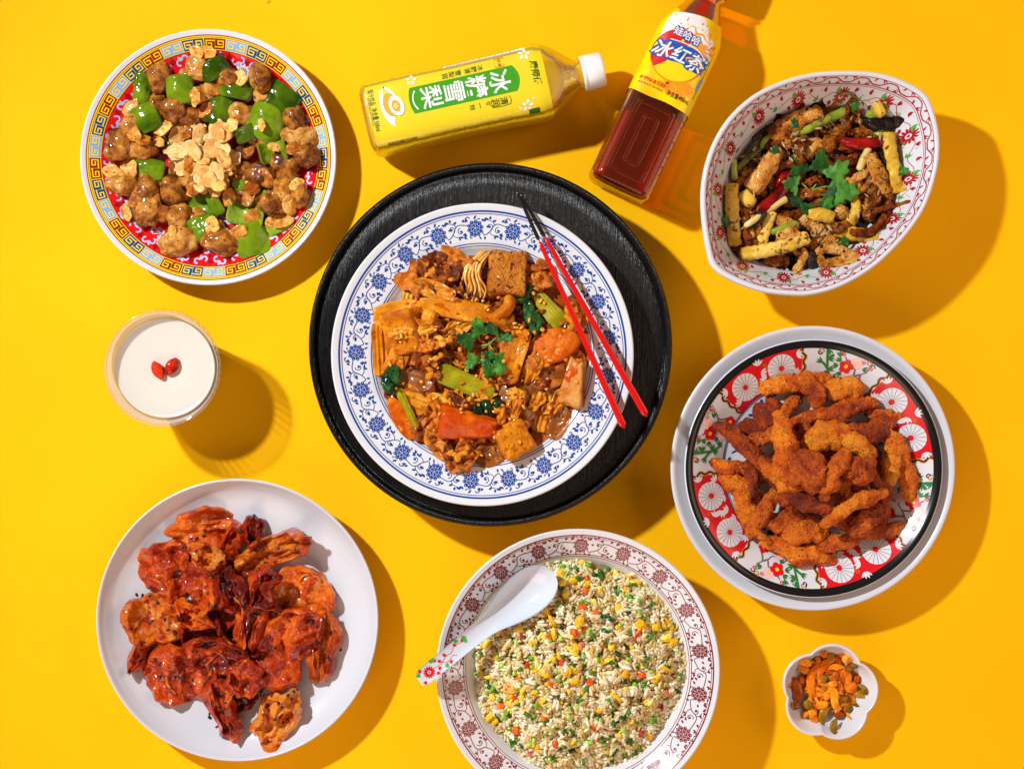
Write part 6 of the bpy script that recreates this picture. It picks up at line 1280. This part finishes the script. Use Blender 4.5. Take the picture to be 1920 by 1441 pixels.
PKL = [([(210, 590), (230, 760), (230, 930)], 9, 'pickle_br', 'wide brown pickle slab at the left wall'), ([(100, 910), (170, 960), (250, 970)], 5, 'pickle_gr', 'dark pickle tip poking out at the left rim'), ([(230, 420), (310, 480), (390, 520)], 7, 'pickle_or', 'orange pickle shred at the upper left, lower one'), ([(225, 390), (300, 370), (400, 430)], 7, 'pickle_or', 'curled orange pickle at the upper left wall'), ([(510, 320), (590, 260)], 7, 'pickle_or', 'orange pickle stub at the top rim'), ([(540, 350), (640, 320), (730, 335)], 6, 'pickle_gr', 'olive pickle arc at the top'), ([(800, 310), (860, 340), (920, 350)], 7, 'pickle_or', 'orange pickle piece at the upper right'),
       ([(840, 480), (920, 430), (990, 440)], 7, 'pickle_gr', 'shiny green pickle at the right wall'), ([(930, 550), (960, 620), (920, 680)], 7, 'pickle_br', 'brown pickle curl at the right'), ([(1000, 670), (1080, 720), (1085, 770), (1010, 740)], 4.5, 'pickle_gr', 'thin green pickle curl nearest the right rim'), ([(930, 780), (1020, 800), (1080, 830)], 5, 'pickle_gr', 'green pickle tip at the right above the bare dish'), ([(870, 930), (890, 1000), (920, 1030)], 6, 'pickle_gr', 'green pickle stub at the lower right'), ([(720, 1110), (670, 1170), (660, 1240), (710, 1270)], 6, 'pickle_gr', 'curled green pickle hanging lowest in the dish'), ([(640, 960), (560, 1040), (530, 1120), (540, 1190)], 7, 'pickle_gr', 'olive pickle strip at the bottom'), ([(420, 1000), (400, 1070), (470, 1150)], 9, 'pickle_or', 'orange pickle piece with a chilli fleck at the bottom left'),
       ([(700, 960), (750, 1040), (800, 980)], 9, 'pickle_br', 'brown pickle below the centre'), ([(290, 940), (360, 920), (440, 890)], 8, 'pickle_gr', 'olive pickle chunk at the lower left'), ([(280, 1020), (330, 1050), (350, 1070)], 6, 'pickle_or', 'tiny pale pickle cube at the lower left wall'), ([(440, 960), (540, 920), (650, 900)], 7, 'pickle_or', 'orange pickle shred crossing the lower middle'), ([(300, 560), (290, 630), (280, 690)], 5, 'pickle_or', 'thin orange pickle at the left'), ([(650, 500), (700, 560), (640, 640)], 6, 'pickle_br', 'brown pickle inside the curled ring'),
       ([(590, 540), (550, 600), (560, 690)], 5, 'pickle_gr', 'thin green pickle inside the ring on its left'), ([(540, 800), (600, 820), (640, 850)], 7, 'pickle_or', 'orange pickle bit below the ring'), ([(840, 680), (900, 720), (920, 790)], 11, 'pickle_or', 'flat orange pickle square at the right of the ring'), ([(760, 870), (830, 850), (870, 870)], 5, 'pickle_gr', 'pale green pickle below the square'), ([(600, 680), (680, 660), (740, 610)], 5.5, 'pickle_or', 'short orange shred across the ring\'s inside'),
       ([(480, 640), (520, 480), (630, 370), (800, 360)], 7, 'pickle_or', 'orange pickle arc over the top of the ring'), ([(540, 520), (680, 450), (820, 500), (860, 590), (830, 700), (740, 750)], 6, 'pickle_or', 'orange pickle curled into an open ring at the centre'), ([(480, 320), (490, 420), (400, 560), (390, 680), (410, 800), (445, 930)], [5, 7, 8, 8, 7, 4], 'pickle_or', 'long wavy orange pickle left of the ring'), ([(600, 720), (680, 760), (690, 880), (720, 960), (770, 1010)], [6, 8, 8, 7, 8], 'pickle_or', 'orange pickle shred hanging from the ring to the bottom')]
for i, (pts, r, m_, lb) in enumerate(PKL): put_path(pl, 'pickle_shred', pts, cv, r if hasattr(r, '__len__') else [r * .5, r * 1.1, r * 1.15, r * .95, r * .4], M[m_], lb, 'pickle', g, 7, 74, flat=.42, nseg=12, amp=.9, freq=.1, seed=i, caps=.4)

# ---------------------------------------------------------------- fried rice
cv = lambda x, y: (770 + x * .32, 980 + y * .32)
ox, oy = cv(985, 850); ox, oy = at(ox, oy, 95)
def mound(X, Y):
    a = np.arctan2(Y - oy, X - ox); R = 193 * (1 + .035 * np.sin(a * 3 + 1) + .03 * np.sin(a * 7 + 2)); q = np.hypot(X - ox, Y - oy) / R
    n_ = fbm(np.c_[np.ravel(X), np.ravel(Y), 0 * np.ravel(X)] * .05, 3, 3).reshape(np.shape(X)) * 14
    dome = 116 - 44 * np.clip(q, 0, 1.3) ** 3.2
    fl = lathe_floor(P_R)(X - P_R.x, Y - P_R.y)
    return np.where(q < 1.05, np.maximum(dome + n_ * (1 - np.clip(q, 0, 1) ** 6), fl), fl), q
n1, n2 = 120, 40; th = np.linspace(0, 2 * pi, n1, endpoint=False); V = []; F = []
for i in range(n2):
    r = 196 * (i + .02) / (n2 - 1)
    X = ox + r * np.cos(th); Y = oy + r * np.sin(th); z, _ = mound(X, Y); V.append(np.c_[X, Y, z - (4 if i < n2 - 1 else 8)])
V = np.vstack(V)
for i in range(n2 - 1):
    for j in range(n1): k_ = (j + 1) % n1; F.append((i * n1 + j, (i + 1) * n1 + j, (i + 1) * n1 + k_, i * n1 + k_))
F.append(tuple(range(n1)))
def quat_rot(V, n, rz, tx_, ty_):
    """V (m,3) copied n times with yaw rz and tilts"""
    c, s = np.cos(rz)[:, None], np.sin(rz)[:, None]; x, y, z = V[None, :, 0], V[None, :, 1], V[None, :, 2]
    a, b = np.cos(ty_)[:, None], np.sin(ty_)[:, None]; x, z = x * a + z * b, -x * b + z * a
    a, b = np.cos(tx_)[:, None], np.sin(tx_)[:, None]; y, z = y * a - z * b, y * b + z * a
    return np.stack([x * c - y * s, x * s + y * c, z + 0 * x], 2)
gV, gF = ico(2); gV = gV * np.array([8.8, 3.4, 3.0]); gV[:, 2] += 1.0 * (gV[:, 0] / 8.8) ** 2
NG = 6300
a = rng.uniform(0, 2 * pi, NG * 2); r = 197 * np.sqrt(rng.uniform(0, 1, NG * 2)); gx_, gy_ = ox + r * np.cos(a), oy + r * np.sin(a); gz_, gq_ = mound(gx_, gy_)
k_ = gq_ < 1.0 + rng.normal(0, .02, NG * 2); gx_, gy_, gz_ = gx_[k_][:NG], gy_[k_][:NG], gz_[k_][:NG]; NG = len(gx_)
gz_ = gz_ + rng.normal(0, 1.9, NG) - 1
yaw = rng.uniform(0, 2 * pi, NG) * .6 + 3 * pnoise(np.c_[gx_, gy_, 0 * gx_] * .06, 4); t1, t2 = rng.normal(0, .3, NG), rng.normal(0, .3, NG)
sc = rng.uniform(.72, 1.2, NG)
top300 = np.argsort(-(gz_ + rng.uniform(0, 14, NG)))[:300]; msk = np.ones(NG, bool); msk[top300] = False
gV1, gF1 = ico(1); gV1 = gV1 * np.array([9.0, 3.5, 3.1]); gV1[:, 2] += 1.0 * (gV1[:, 0] / 9.0) ** 2
Q = quat_rot(gV1, NG, yaw, t1, t2) * sc[:, None, None] + np.stack([gx_, gy_, gz_], 1)[:, None, :]
Qm = Q[msk].reshape(-1, 3); Fm = (gF1[None] + (np.arange(msk.sum()) * len(gV1))[:, None, None]).reshape(-1, 3)
N = NT('rice_grains'); gm_ = N.n('ShaderNodeNewGeometry'); rp = N.n('ShaderNodeValToRGB'); el = rp.color_ramp.elements
el[0].position = 0; el[0].color = lin(196, 152, 72); el[1].position = 1; el[1].color = lin(246, 241, 224)
for p_, c_ in ((.25, lin(212, 180, 108)), (.5, lin(230, 212, 162)), (.8, lin(240, 230, 198))): e_ = el.new(p_); e_.color = c_
tc_ = N.n('ShaderNodeTexCoord'); nr_ = N.n('ShaderNodeTexNoise', i_Scale=70.0, i_Detail=2.0); N.l(tc_.outputs['Object'], nr_.inputs['Vector'])
mr_ = N.n('ShaderNodeMapRange'); mr_.inputs[1].default_value = .32; mr_.inputs[2].default_value = .68; N.l(nr_.outputs['Fac'], mr_.inputs[0])
ma_ = N.n('ShaderNodeMix', data_type='FLOAT'); ma_.inputs[0].default_value = .55; N.l(gm_.outputs['Random Per Island'], ma_.inputs[2]); N.l(mr_.outputs[0], ma_.inputs[3]); N.l(ma_.outputs[0], rp.inputs[0]); N.l(rp.outputs[0], N.b.inputs['Base Color']); N.set(Roughness=.36, Specular_IOR_Level=.3, Subsurface_Weight=.5, Subsurface_Radius=(1, .7, .4), Subsurface_Scale=.0025); M['rice_grains'] = N.m
c0 = np.array([ox, oy, 60.0])
o = obj('fried_rice', Qm - c0, Fm, M['rice_grains'], loc=tuple(c0)); tag(o, 'loose mass of white fried rice grains heaped in the maroon patterned bowl', 'fried rice', None, 'stuff')
o = obj('rice_mound', V - c0, F, M['rice_mass'], loc=tuple(c0)); o.parent = bpy.data.objects['fried_rice']; o.location = (0, 0, 0); o['kind'] = 'stuff'
grm = mesh_of('rice_grain', gV, gF, M['rice'])
for i in top300:
    o = bpy.data.objects.new('rice_grain', grm); COL.objects.link(o); o.location = (gx_[i] * U, gy_[i] * U, (gz_[i] + 1.0) * U); o.rotation_euler = (t1[i], t2[i], yaw[i]); q = float(sc[i]) * 1.05; o.scale = (q, q, q)
    tag(o, 'single white rice grain lying on top of the fried rice', 'rice grain', 'rice grains on top of the fried rice')
def chive_mesh(L, R_):
    n_ = 10; th = np.linspace(0, 2 * pi, n_, endpoint=False); V = []
    for x, rr in ((-L / 2, R_), (L / 2, R_ * .94), (L / 2, R_ * .62), (-L / 2, R_ * .62)): V.append(np.c_[np.full(n_, x), rr * np.cos(th), rr * np.sin(th) * .85])
    F = []
    for i in range(4):
        for j in range(n_): k2 = (j + 1) % n_; a, b = i * n_, ((i + 1) % 4) * n_; F.append((a + j, a + k2, b + k2, b + j))
    return np.vstack(V), F
chm = [mesh_of('chive_piece', *chive_mesh(L, R_), M[m_]) for L, R_, m_ in ((12, 4.0, 'chive_dark'), (8, 4.2, 'chive_dark'), (10, 4.4, 'chive_light'), (17, 3.4, 'chive_dark'), (6, 4.6, 'chive_light'))]
egm = [mesh_of('egg_bit', *blob(L, W_, 12, .38, 1.5, i, 3, .08), M['egg']) for i, (L, W_) in enumerate(((18, 12), (14, 11), (26, 9), (22, 15), (11, 9)))]
crm = [mesh_of('carrot_cube', *blob(L, L * .9, L * .8, .12, 1.2, i, 3, .03, sq=6), M['carrot']) for i, L in enumerate((12, 14, 11))]
hmm = [mesh_of('ham_cube', *blob(12, 11, 9, .15, 1.2, 9, 3, .03, sq=5), M['ham'])]
def scatter(n, meshes, name, label, cat, group, up, tl, spots=()):
    for i in range(n):
        if i < len(spots): X, Y = at(*cv(*spots[i]), 105)
        else: a = U_(0, 2 * pi); r = 188 * sqrt(U_(0, 1)); X, Y = ox + r * cos(a), oy + r * sin(a)
        z, q = mound(np.array([X]), np.array([Y])); z = float(z[0])
        o = bpy.data.objects.new(name, meshes[i % len(meshes)]); COL.objects.link(o); o.location = (X * U, Y * U, (z + up + U_(-1, 1)) * U); o.rotation_euler = (U_(0, 6.3), U_(-tl, tl), U_(0, 6.3)) if name != 'egg_bit' else (U_(-.4, .4), U_(-.4, .4), U_(0, 6.3)); h, rg = clock(X, -Y, (ox, -oy), R=190)
        tag(o, label % ('pale' if o.data.materials[0] == M['chive_light'] else 'dark', h, rg) if cat == 'chive' else label % (h, rg), cat, group)
scatter(105, egm, 'egg_bit', "yellow scrambled egg bit toward %s o'clock, %s of the fried rice", 'egg bit', 'egg bits in the fried rice', 2.0, .5, [(1005, 240), (1285, 330), (1310, 360), (720, 690), (705, 700), (970, 720), (500, 790), (420, 900), (1350, 590), (1490, 610), (1430, 910), (1455, 890), (1390, 1040), (960, 920), (880, 1050), (1170, 1370), (1150, 1350), (945, 1290), (880, 310), (950, 330)])
scatter(20, crm, 'carrot_cube', "small orange carrot cube toward %s o'clock, %s of the fried rice", 'carrot cube', 'carrot cubes in the fried rice', 3.0, .5, [(808, 660), (955, 632), (1012, 620), (1080, 522), (1010, 490), (1025, 400), (685, 830), (630, 900), (825, 935), (612, 1030), (525, 1080), (780, 1135), (848, 1288), (1085, 1190), (1085, 1270), (1350, 885), (885, 805), (1030, 330), (1045, 920), (620, 1225)])
scatter(8, hmm, 'ham_cube', "small pink ham cube toward %s o'clock, %s of the fried rice", 'ham cube', 'ham cubes in the fried rice', 2.5, .5, [(1003, 705), (900, 590), (650, 660), (1470, 1100), (1500, 1000)])
scatter(235, chm, 'chive_piece', "short %s green chive piece toward %s o'clock, %s of the fried rice", 'chive', 'chopped chives in the fried rice', 3.5, .35, [(880, 380), (865, 465), (1003, 462), (1205, 400), (1290, 455), (935, 338), (895, 555), (995, 555), (1145, 545), (1225, 600), (770, 628), (655, 630), (620, 695), (740, 705), (990, 655), (1160, 670), (1140, 625), (1285, 648), (1405, 668), (500, 660), (760, 820), (640, 848), (605, 878), (778, 872), (935, 858), (1010, 915), (1025, 955), (865, 910), (675, 1000), (740, 980), (890, 1015), (915, 980), (1305, 945), (1358, 955), (1410, 865), (1380, 780), (1370, 770), (480, 975), (520, 970), (375, 905), (378, 790), (650, 1050), (735, 1060), (1110, 1110), (1160, 1100), (1105, 1145), (1275, 1105), (955, 1175), (785, 1170), (825, 1205), (1215, 1165), (1320, 1160), (1245, 1215), (605, 1275), (695, 1300), (1165, 1260), (790, 1385), (825, 1400), (1565, 990), (1470, 1005)])
V, F = tube([(-20, -13, 0), (0, 0, 2), (20, 13, 0)], [3, 5, 4, 2], .7, 10); X, Y = at(*cv(1325, 655), 110); o = obj('carrot_stick', V, F, M['carrot'], loc=(X, Y, float(mound(np.array([X]), np.array([Y]))[0][0]) + 4)); tag(o, 'long orange carrot stick at the right of the fried rice', 'carrot stick'); o.rotation_euler = (0, 0, radians(24))
V, F = tube([(0, 14, 0), (2, 0, 2), (6, -14, 0)], 4.2, .9, 10); X, Y = at(*cv(1108, 315), 100); o = obj('chive_stick', V, F, M['chive_dark'], loc=(X, Y, float(mound(np.array([X]), np.array([Y]))[0][0]) + 4)); tag(o, 'longest green chive stick at the top of the fried rice', 'chive')
V, F = blob(40, 24, 12, .2, 1.4, 3, 4, .05); V = rotz(V, radians(25)); X, Y = at(*cv(605, 960), 110); o = obj('toasted_crumb', V, F, M['garlic_brown'], loc=(X, Y, float(mound(np.array([X]), np.array([Y]))[0][0]) + 4)); tag(o, 'large browned rice crust lump left of the middle of the rice', 'rice crust')
